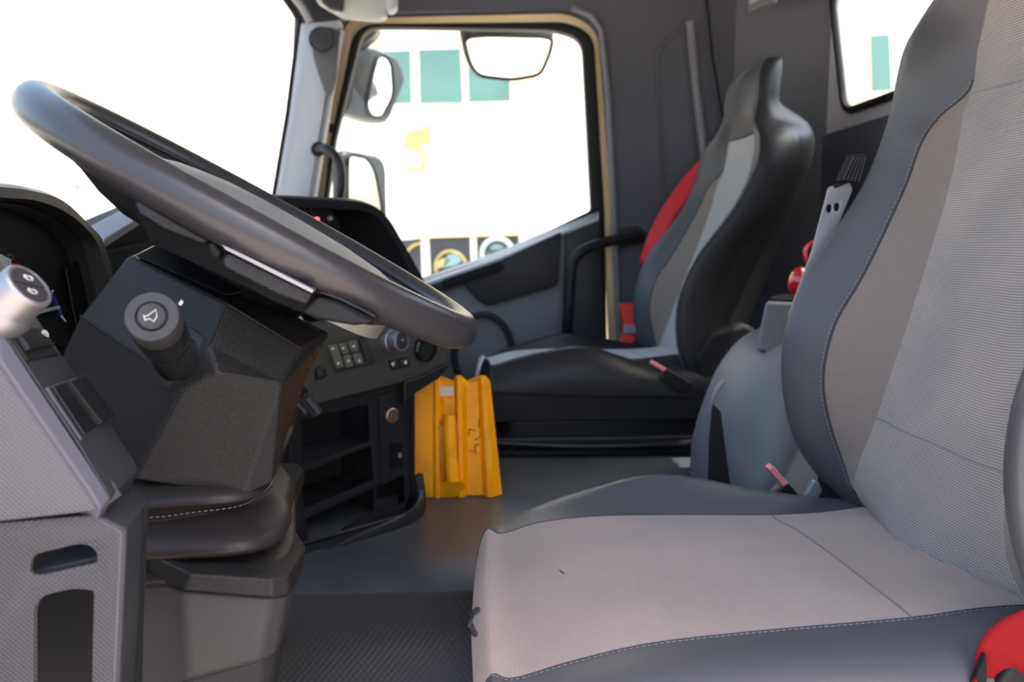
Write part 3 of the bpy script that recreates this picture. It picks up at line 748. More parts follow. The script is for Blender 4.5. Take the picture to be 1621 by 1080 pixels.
# fire extinguisher on the pod
fe = thing('fire_extinguisher', at(1290, 475, y=1.42), 'small red fire extinguisher half hidden behind the driver backrest', 'fire extinguisher')
c_ = at(1290, 451, y=1.42)
mb = MB(); mb.lathe(c_, (.92, -.12, -.22), [(.0, -.046), (.012, -.045), (.020, -.041), (.024, -.034), (.0255, -.033), (.0255, -.030), (.025, -.028), (.0285, -.018), (.031, -.004), (.032, .01), (.032, .2), (.0, .21)], 32)
mb.build('cylinder', M['redpaint'], fe)
mb = MB(); mb.tube(cr([at(a, b, y=1.40) for a, b in [(1300, 384), (1284, 386), (1276, 394), (1276, 410), (1282, 420), (1296, 424)]], 5), .0045, 8); mb.build('handle', M['redpaint'], fe)

# ================================================================== yellow wheel chock on the tunnel
ch = thing('wheel_chock', at(735, 798, y=1.50), 'worn yellow wheel chock standing upright on the tunnel floor', 'wheel chock')
yb_, yt_ = 1.47, 1.50
zb_ = TZ+.001
# front profile: bottom px at py 800, top px at py ~605, extra depth of each point (ridges nearer)
pr = [(654, 648, 0), (686, 686, 0), (690, 688, -.010), (696, 694, -.010), (704, 701, .012), (722, 719, .012), (727, 723, -.012), (733, 730, -.012), (740, 738, .010), (764, 756, .010), (772, 761, -.012), (781, 768, -.012), (795, 776, .018)]
fb = []; ft = []
for a, b, d in pr:
    d *= .6; pb_ = at(a, 800, y=yb_+d); fb.append(Vector((pb_.x, pb_.y, zb_)))
    t_ = at(b, 604 if d > .005 else 596, y=yt_+d); ft.append(Vector((t_.x, t_.y, t_.z)))
def wedge(fr): return fr+[p+Vector((0, .007, 0)) for p in reversed(fr)]
mb = MB(); mb.loft([wedge(fb), wedge(ft)]); mb.build('body', M['yellow'], ch, bevel=.0015)
mb = MB(); mb.prism([Vector((fb[0].x+.01, 1.48, zb_)), Vector((fb[0].x+.01, 1.60, zb_)), Vector((ft[0].x+.02, 1.515, ft[0].z-.03))], (.006, 0, 0)); mb.build('rear_web', M['yellow'], ch)
mb = MB(); mb.prism([Vector((fb[-1].x-.02, 1.49, zb_)), Vector((fb[-1].x-.02, 1.60, zb_)), Vector((ft[-1].x-.02, 1.53, ft[-1].z-.03))], (.006, 0, 0)); mb.build('rear_web', M['yellow'], ch)
# recess with the grip bar; its shade is mixed into a darker yellow
rz = lambda a, b, d=0: at(a, b, y=1.485+d)
mb = MB(); mb.prism([rz(694, 672), rz(729, 670), rz(735, 765), rz(718, 757), rz(697, 768)], (0, -.004, 0)); mb.build('grip_well', mat('yellow paint with recess shade', lin(196, 124, 14), .5), ch, bevel=.002)
mb = MB(); mb.tube(cr([rz(711, 658, -.014), rz(712, 690, -.022), rz(714, 730, -.026), rz(717, 762, -.030)], 5), [.0115]*5+[.012]*5+[.013]*5+[.0135], 12); mb.build('grip_bar', M['yellow'], ch)
mb = MB(); mb.prism([rz(697, 768, -.012), rz(702, 764, -.03), rz(717, 754, -.036), rz(730, 760, -.03), rz(737, 768, -.012), rz(738, 798, -.012), rz(699, 800, -.012)], (0, .01, 0)); mb.build('base_gusset', M['yellow'], ch, bevel=.002)
mb = MB(); mb.prism([at(a, b, y=1.4945) for a, b in [(694, 613), (717, 611), (719, 626), (695, 628)]], (0, .02, 0)); mb.build('sticker', M['paper'], ch)
mb = MB()
for ln in [[(742, 749), (752, 743), (767, 744)], [(754, 742), (761, 731)], [(742, 713), (748, 714), (753, 718), (752, 706), (757, 703), (761, 707), (762, 699)], [(752, 697), (760, 692), (761, 680)], [(742, 690), (743, 679), (752, 682)], [(758, 677), (759, 662)]]:
    mb.tube([at(a, b, y=1.4785+(800-b)*.00011) for a, b in ln], .0009, 5)
mb.build('handwriting', M['ink'], ch)
# ================================================================== STEERING WHEEL
WC = Vector((-.2098, .8465, .7709)); wa, wb = .51565, .0326; WR = .2224
wn = Vector((math.sin(wa)*math.cos(wb), math.sin(wb), math.cos(wa)*math.cos(wb)))
w1 = EY.cross(wn).normalized(); w2 = wn.cross(w1)         # w1: towards the driver (down the slope), w2: far side
def WP(a, b, c=0): return WC+w1*a+w2*b+wn*c
sw = thing('steering_wheel', WC, 'large black steering wheel tilted towards the driver seat', 'steering wheel')
mb = MB(); rows = []
for k in range(96):
    t = 2*PI*k/96; d = w1*math.cos(t)+w2*math.sin(t); c = WC+d*WR
    rows.append([c+d*.0172*math.cos(2*PI*j/20)+wn*.0182*math.sin(2*PI*j/20) for j in range(20)])
rows.append(rows[0]); mb.loft(rows, True, False); mb.build('rim', M['rim'], sw, ang=80)
# bright inner bead of the rim
mb = MB(); mb.tube([WC+(w1*math.cos(2*PI*k/96)+w2*math.sin(2*PI*k/96))*(WR-.0165)+wn*.004 for k in range(96)], .0022, 6, closed=True); mb.build('rim_bead', M['satin'], sw)
# hub pad : domed rounded slab
mb = MB(); base = rpoly([(-.125, -.05), (-.10, -.088), (.06, -.088), (.135, -.05), (.15, 0), (.135, .05), (.06, .088), (-.10, .088), (-.125, .05)], .03, 5)
rows = []
for s, h in [(1.0, -.05), (1.02, -.010), (1.0, -.002), (.94, .005), (.8, .0105), (.55, .0145), (.25, .0165), (.02, .017)]:
    rows.append([WP(.005+p[0]*s, p[1]*s, h) for p in base])
mb.loft(rows); mb.build('hub_pad', M['hub'], sw, ang=70)
mb = MB(); mb.loft([[WP(.005+p[0]*1.035, p[1]*1.04, h) for p in base] for h in (-.020, -.013)]); mb.build('hub_trim', M['silver'], sw)
# boss under the wheel
mb = MB(); mb.lathe(WP(0, 0, 0), wn, [(.06, -.10), (.075, -.06), (.09, -.045), (.09, -.02), (0, -.02)], 30); mb.build('boss', M['satin'], sw)
def spoke(sgn):
    """side spoke with its switch pod, sgn -1 is the near one"""
    rows = []
    for r_, w0, w1_, t0, t1 in [(.06, -.085, .075, -.055, -.004), (.12, -.085, .07, -.052, -.006), (.165, -.088, .068, -.046, -.008), (.195, -.098, .075, -.036, -.010), (.212, -.110, .085, -.024, -.010)]:
        rows.append([WP(w0, sgn*r_, t1-.004), WP(w0+.02, sgn*r_, t0+.006), WP(w1_-.03, sgn*r_, t0), WP(w1_, sgn*r_, t0+.010), WP(w1_, sgn*r_, t1), WP((w0+w1_)/2, sgn*r_, t1+.004)])
    mb = MB(); mb.loft(rows); sp = mb.build('spoke', M['satin'], sw, bevel=.005, ang=50)
    return sp
sp1 = spoke(-1); sp2 = spoke(1)
# lower spoke (towards the driver's lap)
mb = MB(); rows = []
for a_, hw, c0, c1 in [(.10, .060, -.03, .008), (.15, .052, -.026, .002), (.19, .050, -.018, -.002), (.212, .055, -.014, -.002)]:
    rows.append([WP(a_, -hw, c0), WP(a_, hw, c0), WP(a_, hw*.95, c1), WP(a_, -hw*.95, c1)])
mb.loft(rows); mb.build('spoke', M['satin'], sw, bevel=.005)
# pod below the near spoke (dark wedge) and pale panel with bright strip
def wplane(px, py, dy): return at(px, py, y=dy)
pod_o = [(208, 318, .63), (216, 345, .632), (240, 378, .64), (262, 392, .65), (300, 408, .66), (360, 440, .665), (430, 476, .668), (468, 492, .668), (540, 508, .665), (592, 516, .66), (600, 500, .655), (540, 470, .64), (500, 462, .632), (350, 390, .628), (270, 335, .628)]
mb = MB(); fr_ = [at(a, b, y=c) for a, b, c in pod_o]; n = len(fr_)
mid = sum(fr_, Vector())/n
mb.prism(fr_, (.0, .10, -.01)); mb.build('switch_pod', M['satin'], sw, bevel=.004)
mb = MB(); mb.prism([at(a, b, y=.622) for a, b in [(362, 399), (495, 464), (484, 484), (440, 468), (352, 424), (350, 408)]], (0, .02, 0)); pp = mb.build('pod_panel', M['grain'], sw, bevel=.003)
mb = MB(); mb.prism([at(a, b, y=.617) for a, b in [(349, 386), (362, 391), (497, 459), (494, 465), (356, 396)]], (0, .01, 0)); mb.build('bright_strip', M['silver'], sw, bevel=.0008)
mb = MB(); mb.prism([at(a, b, y=.622) for a, b in [(212, 316), (222, 318), (280, 352), (330, 380), (322, 388), (258, 364), (218, 338)]], (0, .02, 0)); mb.build('pod_switch', M['grain'], sw, bevel=.003)
mb = MB(); mb.prism([at(a, b, y=.626) for a, b in [(326, 384), (338, 382), (350, 400), (343, 410), (334, 406)]], (0, .02, 0)); mb.build('pod_switch', M['black'], sw, bevel=.003)
mb = MB(); mb.prism([at(a, b, y=.630) for a, b in [(500, 470), (530, 478), (592, 512), (560, 516), (500, 506), (474, 494)]], (0, .02, 0)); mb.build('pod_end', M['black'], sw, bevel=.004)

# ================================================================== STEERING COLUMN
colm = thing('steering_column', Vector((-.25, .82, .2)), 'faceted grained black column shroud beneath the steering wheel', 'steering column')
YC = .84
nv = dict(a=(203,404,.735), e=(127,500,.730), p=(86,585,.74), a2=(240,392,.79), s=(360,481,.694), g=(477,552,.745), h=(447,606,.706), c=(331,547,.676), d=(262,592,.682), i=(345,590,.664), j=(290,614,.668), o=(212,760,.700), n=(385,787,.704), m=(432,765,.722), q=(130,700,.735))
W_ = {k: at(v[0], v[1], y=v[2]) for k, v in nv.items()}
W_['a3'] = at(272, 394, y=.80); W_['s2'] = at(352, 452, y=.79); W_['g2'] = at(522, 528, y=.80); W_['m2'] = at(446, 712, y=.80)
W_['h2'] = at(488, 590, y=.78)
W_['e2'] = W_['e']+Vector((-.02, .06, .0)); 
names = list(W_); idx = {k: i for i, k in enumerate(names)}
V = [W_[k] for k in names]
mir = lambda p: Vector((p.x-(.03 if p.x > -.3 else 0), 2*YC-p.y, p.z))
V += [mir(p) for p in V[:len(names)]]
K = len(names)
nf = [('a','e','d','c','s'), ('s','c','h','g'), ('c','i','h'), ('d','j','i','c'), ('i','j','o','n','h'), ('h','n','m'), ('e','p','q','j','d'), ('q','o','j'), ('a','s','s2','a3','a2'), ('s','g','g2','s2'), ('g','h','m','m2','h2','g2')]
Fc = []
for f in nf:
    Fc.append(tuple(idx[k] for k in f)); Fc.append(tuple(idx[k]+K for k in reversed(f)))
def br2(a, b): Fc.append((idx[a], idx[b], idx[b]+K, idx[a]+K))
br2('a2','a3'); br2('a3','s2'); br2('s2','g2'); br2('g2','h2'); br2('h2','m2')
br2('a','a2'); br2('e','a'); br2('p','e'); br2('q','p'); br2('o','q'); br2('n','o'); br2('m','n'); br2('m2','m')
finish('shroud', V, Fc, M['grain'], colm, bevel=.005, bseg=3, ang=12)
# seams between upper and lower shell
mb = MB()
def off(k, d=-.0006): return W_[k]+Vector((0, d, 0))
mb.tube([off('a')+Vector((.004,0,-.004)), off('s')], .0013, 5); mb.tube([off('s'), off('c')], .0010, 5); mb.tube([off('e'), off('d')], .0010, 5); mb.tube([off('s')+Vector((0,0,.0)), off('g')], .0012, 5)
mb.build('shroud_seam', M['black'], colm)
# top cap ridge
mb = MB(); mb.prism([at(207, 403, y=.733), at(238, 388, y=.775), at(275, 390, y=.785), at(368, 455, y=.765), at(362, 470, y=.715)], (0, .10, .0)); mb.build('top_cap', M['grain'], colm, bevel=.004)
# stalk
stk = thing('multifunction_stalk', at(285, 575, y=.684), 'black stalk with a round horn button on the column shroud', 'stalk')
A_ = at(284, 577, y=.684); B_ = at(240, 501, y=.548); ax = (B_-A_).normalized(); Ls = (B_-A_).length
mb = MB(); mb.lathe(at(283, 566, y=.683), (0, -1, .15), [(.026, -.01), (.026, .003), (.020, .006), (.018, .0), (0, .0)], 30); mb.build('socket', M['grain'], stk)
mb = MB(); mb.lathe(A_, ax, [(.0135, -.01), (.0145, .02), (.0155, Ls*.45), (.0160, Ls*.55), (0, Ls*.55)], 30); mb.build('shaft', M['satin'], stk)
mb = MB(); mb.lathe(A_, ax, [(.0162, Ls*.52), (.0175, Ls*.56), (.0178, Ls*.80), (.0172, Ls*.84), (.0, Ls*.84)], 36); mb.build('collar', M['gloss'], stk)
mb = MB(); mb.lathe(A_, ax, [(.0160, Ls*.80), (.0172, Ls*.83), (.0176, Ls*.97), (.0165, Ls), (.0103, Ls), (.0100, Ls-.003), (0, Ls-.003)], 40); mb.build('head', M['dark'], stk)
mb = MB(); mb.lathe(A_, ax, [(.0090, Ls-.004), (.0090, Ls+.0012), (.0080, Ls+.0022), (.006, Ls+.0018), (0, Ls+.0014)], 32); bt = mb.build('horn_button', M['dark'], stk)
e1 = ax.cross(EZ).normalized()*-1; e1 = -e1 if e1.x < 0 else e1; e2 = e1.cross(ax); e2 = e2 if e2.z > 0 else -e2
ic = A_+ax*(Ls+.0022)
mb = MB()
for ln in [[(-.004, -.0005), (-.002, .000), (.003, .004), (.0035, -.001), (.0015, -.0042), (-.001, -.0022), (-.0038, -.003)], [(-.0045, .0005), (-.0035, -.0035)]]:
    mb.tube([ic+e1*a+e2*b for a, b in ln], .0004, 5)
mb.build('horn_symbol', M['visor'], bt)
mb = MB()
for ln in [[(.0, 0), (.003, .0045)], [(.0015, -.001), (.0045, .003)]]:
    mb.tube([at(283+a*1500, 482-b*1500, y=.567) for a, b in ln], .0005, 5)
mb.build('symbol', M['icon'], stk)
# ignition key / small lever on the far side
kl = thing('ignition_lever', at(492, 640, y=.90), 'small chrome lever on the right side of the column', 'lever')
mb = MB(); mb.tube([at(478, 622, y=.87), at(492, 640, y=.90), at(500, 652, y=.91)], .007, 10); mb.build('barrel', M['dark'], kl)
mb = MB(); mb.tube([at(484, 626, y=.862), at(503, 652, y=.90)], .0035, 8); mb.build('key_blade', M['chrome'], kl)
mb = MB(); mb.tube([at(468, 635, y=.87), at(484, 653, y=.90)], .003, 8); mb.build('key_blade', M['chrome'], kl)

# leather boot
bt_ = thing('column_boot', (-.27, YC, .25), 'creased black leather boot with stitched folds below the column shroud', 'boot')
def rrect(x0, x1, y0, y1, z, r, sk=0):
    return [Vector((p[0], p[1], z+sk*(p[0]-x0))) for p in rpoly([(x0, y0), (x1, y0), (x1, y1), (x0, y1)], r, 6)]
# px of the right silhouette and py, near depth
prof_ = [(.553, -.235, .730), (.543, -.205, .712), (.536, -.194, .696), (.528, -.190, .688), (.521, -.196, .696), (.517, -.200, .704), (.512, -.190, .694), (.505, -.176, .678), (.497, -.172, .671), (.490, -.174, .674), (.485, -.186, .690), (.481, -.188, .692), (.476, -.174, .676), (.470, -.170, .668), (.462, -.178, .676), (.455, -.19, .69)]
rows = []
for i, (z_, xr, yn) in enumerate(prof_):
    ring = rpoly([(-.44, yn), (xr-.008, yn), (xr, yn+.07), (xr-.03, YC+.05), (xr-.09, 2*YC-yn-.02), (-.44, 2*YC-yn-.02)], [.05, .04, .04, .06, .05, .05], 9)
    dense = []
    for k in range(len(ring)):
        a, b = ring[k], ring[(k+1) % len(ring)]; m_ = max(1, int((b-a).length/.012)) if len(dense) >= 0 else 1
        dense += [a]
    # denser along the near side so that the folds can wander
    out = []
    for k in range(len(ring)):
        a, b = ring[k], ring[(k+1) % len(ring)]
        m_ = 14 if (b-a).length > .08 else 1
        out += [a+(b-a)*(q/m_) for q in range(m_)]
    kk = 1 if 1 < i < 13 else .2
    rows.append([Vector((p.x+.002*kk*math.sin(p.y*60+i), p.y+.0035*kk*math.sin(p.x*42+i*.9), z_+.006*kk*math.sin(p.x*24+1.2)-.010*kk*max(0, 1-abs(p.x+.27)/.12)*(1 if i > 4 else .4))) for p in out])
cols = [cr([r[j] for r in rows], 3) for j in range(len(rows[0]))]
L_ = [[c[i] for c in cols] for i in range(len(cols[0]))]
mb = MB(); mb.loft(L_); mb.build('boot_skin', M['boot'], bt_, ang=80)
for i in (14, 29):
    ln = L_[i]; ctr = sum(ln, Vector())/len(ln)
    ln = [p+(p-ctr).normalized()*.0010 for p in ln if p.y < YC+.02 and p.x > -.36]
    ln.sort(key=lambda p: math.atan2(p.y-YC, p.x+.36))
    stitches('stitching', ln, bt_, r=.0004, L=.003, gap=.002)
# lower housing
hs = thing('column_housing', (-.27, YC, .02), 'dark grey plastic housing with a raised collar under the leather boot', 'housing')
def oct_(pts, z=None):     # near half outline px -> mirrored ring
    n_ = [at(*p[:2], y=p[2]) for p in pts]
    zz = [p.z for p in n_]
    return n_+[Vector((p.x-(.055 if p.x > -.35 else 0), 2*YC-p.y-.01, p.z)) for p in reversed(n_)]
r1 = oct_([(150, 835, .70), (236, 878, .68), (303, 909, .655), (430, 917, .655), (456, 913, .67), (484, 866, .77)])
r1b = oct_([(150, 830, .70), (240, 868, .69), (306, 899, .668), (425, 906, .668), (446, 902, .683), (472, 858, .77)])
r2 = oct_([(150, 880, .70), (236, 914, .68), (289, 937, .655), (430, 948, .655), (459, 944, .67), (478, 908, .77)])
r2i = oct_([(150, 880, .705), (238, 913, .684), (290, 935, .660), (428, 946, .660), (455, 942, .675), (474, 908, .77)])
r3 = oct_([(150, 1090, .71), (236, 1090, .70), (300, 1079, .672), (410, 1050, .672), (436, 1040, .69), (450, 1010, .77)])
r4 = oct_([(160, 1200, .73), (240, 1200, .72), (310, 1200, .70), (400, 1200, .70), (412, 1180, .71), (425, 1150, .77)])
mb = MB(); mb.loft([r1b, r1, r2]); mb.build('collar', M['grain'], hs, bevel=.003, ang=25)
mb = MB(); mb.loft([r2i, r3]); mb.build('housing_shell', mat('brownish grey plastic', lin(58, 56, 58), .5, (260, .5, .0006)), hs, bevel=.006, ang=25)
mb = MB(); mb.loft([[p+Vector((0, .01 if p.y < YC else -.01, 0)) for p in r3], r4]); mb.build('lower_column', M['dark'], hs, bevel=.006, ang=25)
# ================================================================== NEAR END OF THE DASH
ip = thing('dash_end_panel', at(60, 700, y=.53), 'grey dimpled dash end panel with button strip at the left edge', 'dash panel')
Yn = .50
plate('side_face', pxy([(-120, 470), (0, 576), (142, 779), (161, 806), (130, 812), (0, 826), (-120, 838)], Yn), [], fy(Yn), .03, M['dimple'], ip, bevel=.0015)
# bevelled edge and the facia facing the driver
def strip(name, L, Rr, mat_, parent, depth=.02, **k):
    """solid strip between two polylines of 3D points, thickened downwards/away"""
    mb = MB(); rows = []
    for a, b in zip(L, Rr):
        rows.append([a, b, b+Vector((-.012, .012, -depth)), a+Vector((-.012, .012, -depth))])
    mb.loft(rows); return mb.build(name, mat_, parent, **k)
Lf = [at(a, b, y=Yn-.002) for a, b in [(-120, 466), (0, 572), (142, 777), (160, 807)]]
Rt = [at(a, b, y=Yn+.010) for a, b in [(-110, 395), (0, 517), (160, 762), (176, 789)]]
strip('edge_bevel', Lf, Rt, M['lav'], ip, bevel=.002)
L2 = [at(a, b, y=Yn+.010) for a, b in [(-110, 394), (0, 516), (68, 617), (122, 698), (160, 762), (176, 789)]]
R2 = [at(a, b, y=Yn+.10) for a, b in [(-40, 345), (46, 484), (122, 597), (174, 669), (212, 728), (219, 742)]]
strip('facia', L2, R2, M['trim'], ip, bevel=.002)
# frame on the facia to lay buttons on it
O_ = L2[2]; f1 = (L2[4]-L2[1]).normalized(); f2 = (R2[2]-L2[2]); f2 = (f2-f1*f2.dot(f1)).normalized(); fn = f1.cross(f2)
if fn.dot(CAM-O_) < 0: fn = -fn
def onf(px, py, h=0):
    p = at(px, py, pl=(O_, fn)); return p+fn*h
def fquad(pts, h0, h1): mb = MB(); mb.prism([onf(a, b, h0) for a, b in pts], fn*(h1-h0)); return mb
sw1 = thing('rocker_switch', onf(50, 545), 'lamp rocker switch below the silver knob on the dash end strip', 'switch', 'switches on the dash end strip')
fquad([(8, 520), (48, 516), (92, 562), (42, 572)], -.001, .0012).build('bezel', M['black'], sw1, bevel=.0006)
fquad([(12, 521), (28, 519), (50, 556), (36, 559)], .001, .005).build('rocker', M['satin'], sw1, bevel=.001)
fquad([(29, 519), (40, 518), (66, 552), (52, 555)], .001, .004).build('rocker', M['satin'], sw1, bevel=.001)
fquad([(43, 519), (52, 520), (82, 549), (69, 552)], .001, .003).build('rocker', M['satin'], sw1, bevel=.001)
mb = MB()
for ln in [[(59, 530), (61, 527), (64, 532), (66, 530), (69, 537), (66, 536), (63, 534), (60, 532), (59, 530)], [(64, 527), (69, 534)]]:
    mb.tube([onf(a, b, .0035) for a, b in ln], .0004, 4)
mb.build('symbol', M['icon'], sw1)
sw2 = thing('blank_switch', onf(120, 650), 'pair of gloss black blank switches low on the dash end strip', 'switch', 'switches on the dash end strip')
fquad([(71, 615), (122, 598), (174, 668), (126, 698)], -.001, .0012).build('bezel', M['lav'], sw2, bevel=.0006)
fquad([(75, 616), (92, 610), (146, 680), (127, 694)], .001, .004).build('blank', M['gloss'], sw2, bevel=.001)
fquad([(97, 609), (122, 600), (172, 666), (150, 677)], .001, .006).build('blank', M['satin'], sw2, bevel=.001)
# silver rotary knob
kn = thing('light_knob', onf(30, 475), 'large silver rotary light knob on the dash end strip', 'knob')
K0 = at(14, 484, y=.545); K1 = at(48, 452, y=.505); kax = (fn*.8+(K1-K0).normalized()*.5).normalized()
kc = at(47, 454, y=.515)                         # centre of the front face
kax = Vector((.80, -.10, .58)).normalized(); kc = at(48, 451, y=.515); KS = .80
mb = MB(); mb.lathe(kc-kax*.024, kax, [(.0190, -.010), (.0200, .0), (.0186, .005), (.0168, .007), (.0164, .010), (.0158, .0225), (.0148, .024), (.0130, .024), (.0126, .0228), (0, .0228)], 40); mb.build('body', M['silver'], kn, ang=30)
mb = MB(); mb.lathe(kc-kax*.034, kax, [(.022, -.02), (.022, -.006), (.019, -.004), (0, -.004)], 36); mb.build('skirt', M['satin'], kn)
ke1 = kax.cross(EZ).normalized(); ke2 = ke1.cross(kax)
for s in (1, -1):
    hp = [(math.cos(t)*.0121, s*(.0005+math.sin(t)*.0117)) for t in [PI*k/12 for k in range(13)]]
    mb = MB(); mb.prism([kc+ke1*(a*.95-b*.3)+ke2*(b*.95+a*.3)-kax*.0014 for a, b in hp], kax*.0014); mb.build('button', M['dark'], kn, bevel=.0005)
mb = MB()
for sx, sy in ((-.001, .0055), (.001, -.0055)):
    for ln in [[(-.0035, 0), (-.0018, .0017), (.001, .001), (.0026, .0017), (.0034, 0), (.001, -.0017), (-.0025, -.0012)]]:
        mb.tube([kc+ke1*((a+sx)*.95-(b+sy)*.3)+ke2*((b+sy)*.95+(a+sx)*.3)+kax*.0003 for a, b in ln], .00035, 4)
mb.build('symbol', M['icon'], kn, kind='stuff')
# lower panel with two cut outs
lp = thing('dash_side_panel', at(100, 950, y=.53), 'lower dash side panel with two black rounded cut-outs at bottom left', 'dash panel')
Yl = .503
sc_ = 2.842
def c3(l): return [(a/sc_, 700+b/sc_) for a, b in l]
h1 = rpoly(pxy(c3([(133, 600), (140, 510), (345, 462), (400, 464), (436, 500), (436, 545), (190, 600)]), Yl), [.008, .012, .01, .012, .01, .004, .01])
h2 = rpoly(pxy(c3([(145, 1500), (145, 692), (335, 650), (432, 662), (430, 720), (412, 1500)]), Yl), [.01, .013, .01, .014, .01, .01])
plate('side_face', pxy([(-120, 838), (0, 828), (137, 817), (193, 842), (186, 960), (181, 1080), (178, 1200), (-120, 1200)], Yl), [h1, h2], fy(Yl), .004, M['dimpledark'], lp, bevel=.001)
L3 = [at(a, b, y=Yl-.001) for a, b in [(141, 816), (192, 843), (186, 960), (181, 1080), (177, 1200)]]
Rm = [at(a, b, y=Yl+.006) for a, b in [(150, 812), (201, 838), (196, 960), (190, 1080), (185, 1200)]]
R3 = [at(a, b, y=Yl+.09) for a, b in [(198, 772), (235, 791), (230, 950), (222, 1080), (216, 1200)]]
strip('edge_bevel', L3, Rm, M['lav'], lp, depth=.004, bevel=.0015)
strip('rear_facet', Rm, R3, M['trim'], lp, depth=.004, bevel=.0015)
mb = MB(); mb.prism([at(a, b, y=Yl+.012) for a, b in [(-110, 845), (180, 850), (172, 1190), (-110, 1190)]], (0, .003, 0)); 
V = [v+Vector((0, .05, 0)) for v in mb.v]; finish('pocket_back', V, mb.f, M['black'], lp)
mb = MB(); mb.prism([at(a, b, y=Yl+.008) for a, b in [(50, 905), (160, 880), (160, 886), (50, 912)]], (0, .05, 0)); mb.build('pocket_shelf', M['dark'], lp)

# instrument cluster with its hood
ic_ = thing('instrument_cluster', Vector((-.47, .84, .62)), 'dark instrument cluster under a curved grained hood, left behind the wheel', 'instrument cluster')
X0 = -.45
ho = [(-260, 380), (-180, 310), (-100, 294), (-40, 291), (0, 294), (48, 300), (98, 316), (141, 356), (159, 375), (168, 397), (185, 470), (200, 560)]
hi = [(-245, 400), (-170, 334), (-100, 318), (-40, 315), (0, 318), (52, 322), (93, 338), (122, 357), (144, 384), (152, 405), (168, 475), (182, 562)]
po = cr([at(a, b, x=X0) for a, b in ho], 4); pi_ = cr([at(a, b, x=X0) for a, b in hi], 4)
rows = []
for a, b in zip(po, pi_):
    rows.append([b+Vector((-.10, 0, -.0)), b+Vector((-.01, 0, 0)), b+(a-b)*.2+Vector((.004, 0, 0)), a+(b-a)*.1+Vector((.002, 0, 0)), a+Vector((-.006, 0, .003)), a+Vector((-.10, 0, .0))])
mb = MB(); mb.loft(rows); mb.build('hood', M['grain'], ic_, ang=40)
mb = MB(); mb.loft([[b+Vector((-.06, 0, -.004)), b+Vector((-.012, 0, -.004)), b+Vector((-.012, 0, -.001)), b+Vector((-.06, 0, -.001))] for b in pi_]); mb.build('hood_lining', M['black'], ic_, ang=40)
cx0 = -.482
mb = MB(); mb.prism([Vector((cx0, p.y, p.z)) for p in pi_], (-.02, 0, 0)); mb.build('face', M['gloss'] if 0 else M['black'], ic_)
def oncl(px, py, h=.001): return at(px, py, x=cx0+h)
mb = MB(); mb.tube([oncl(a, b) for a, b in [(62, 452), (70, 455), (78, 462), (86, 474), (92, 488), (97, 500)]], .0022, 5); mb.build('gauge_arc', M['iconblue'], ic_)
mb = MB()
for ln in [[(97, 500), (104, 509)], [(80, 466), (84, 460)], [(56, 434), (60, 438)]]:
    mb = MB(); mb.tube([oncl(a, b, .002) for a, b in ln], .0011, 5); mb.build('gauge_mark', M['icon'], ic_)
mb = MB(); mb.tube([oncl(62, 494, .003), oncl(93, 487, .003)], .0022, 6); mb.build('needle', M['visor'], ic_)
mb = MB(); mb.prism([oncl(a, b, .003) for a, b in [(-30, 395), (0, 403), (15, 411), (15, 424), (-30, 430)]], (.002, 0, 0)); mb.build('display', M['visor'], ic_)
mb = MB(); mb.prism([oncl(a, b, .003) for a, b in [(16, 417), (28, 418), (34, 424), (16, 424)]], (.002, 0, 0)); mb.build('warning_band', M['redpaint'], ic_)
mb = MB(); mb.tube([oncl(a, b, .002) for a, b in [(12, 404), (18, 403), (22, 408), (20, 412), (14, 409), (12, 404)]], .0009, 5); mb.build('telltale', M['icongreen'], ic_)
mb = MB(); mb.prism([at(a, b, x=cx0+.006) for a, b in [(100, 425), (134, 400), (156, 440), (160, 540), (122, 540)]], (.004, 0, 0)); mb.build('side_screen', M['gloss'], ic_, bevel=.002)
mb = MB(); mb.tube([at(a, b, x=cx0+.011) for a, b in [(136, 401), (160, 448)]], .0012, 6); mb.build('screen_edge', M['grey'], ic_)
mb = MB(); mb.prism([Vector((X0-.14, y, z)) for y, z in [(.42, .2), (1.10, .2), (1.10, .60), (.42, .60)]], (.10, 0, 0)); mb.build('lower_body', M['black'], ic_)

# main dashboard
db = thing('dashboard', Vector((-.5, 1.6, .2)), 'black dashboard running below the windscreen to the far door', 'dashboard')
# top slab
t_ = [at(143, 356, x=-.50), at(165, 376, x=-.46), at(250, 330, x=-.46), at(232, 305, x=-.50)]
mb = MB()
def dz_(y): return .75+(y-1.05)*.015
yA = at(143, 356, x=-.50).y; zA = at(143, 356, x=-.50).z
mb.prism([at(143, 357, x=-.52), at(222, 315, x=-.52), at(262, 318, x=-.50), at(165, 378, x=-.47)], (0, 0, -.012)); mb.build('top_edge', M['grey'], db, bevel=.002)
mb = MB(); mb.prism([(-.50, 1.12, .74), (-.50, 1.45, .765), (-.60, 1.45, .765), (-.60, 1.12, .74)], (0, 0, -.5)); mb.build('middle_body', M['black'], db, bevel=.006)
mb = MB(); mb.prism([Vector((-.62, y, .10)) for y in (.35,)]+[Vector((-.62, 2.38, .10)), Vector((-.62, 2.38, .74)), Vector((-.62, .35, .74))], (.018, 0, 0)); mb.build('rear_body', M['black'], db)
mb = MB(); mb.prism([at(150, 368, x=-.515), at(262, 316, x=-.515), at(300, 330, x=-.515), at(300, 440, x=-.515), at(160, 440, x=-.515)], (-.05, 0, 0)); mb.build('top_body', M['black'], db)
mb = MB(); mb.prism([(-.595, 1.52, .1), (-.45, 1.52, .1), (-.45, 2.43, .1), (-.595, 2.43, .1)], (0, 0, .70)); mb.build('far_body', M['black'], db, bevel=.01)
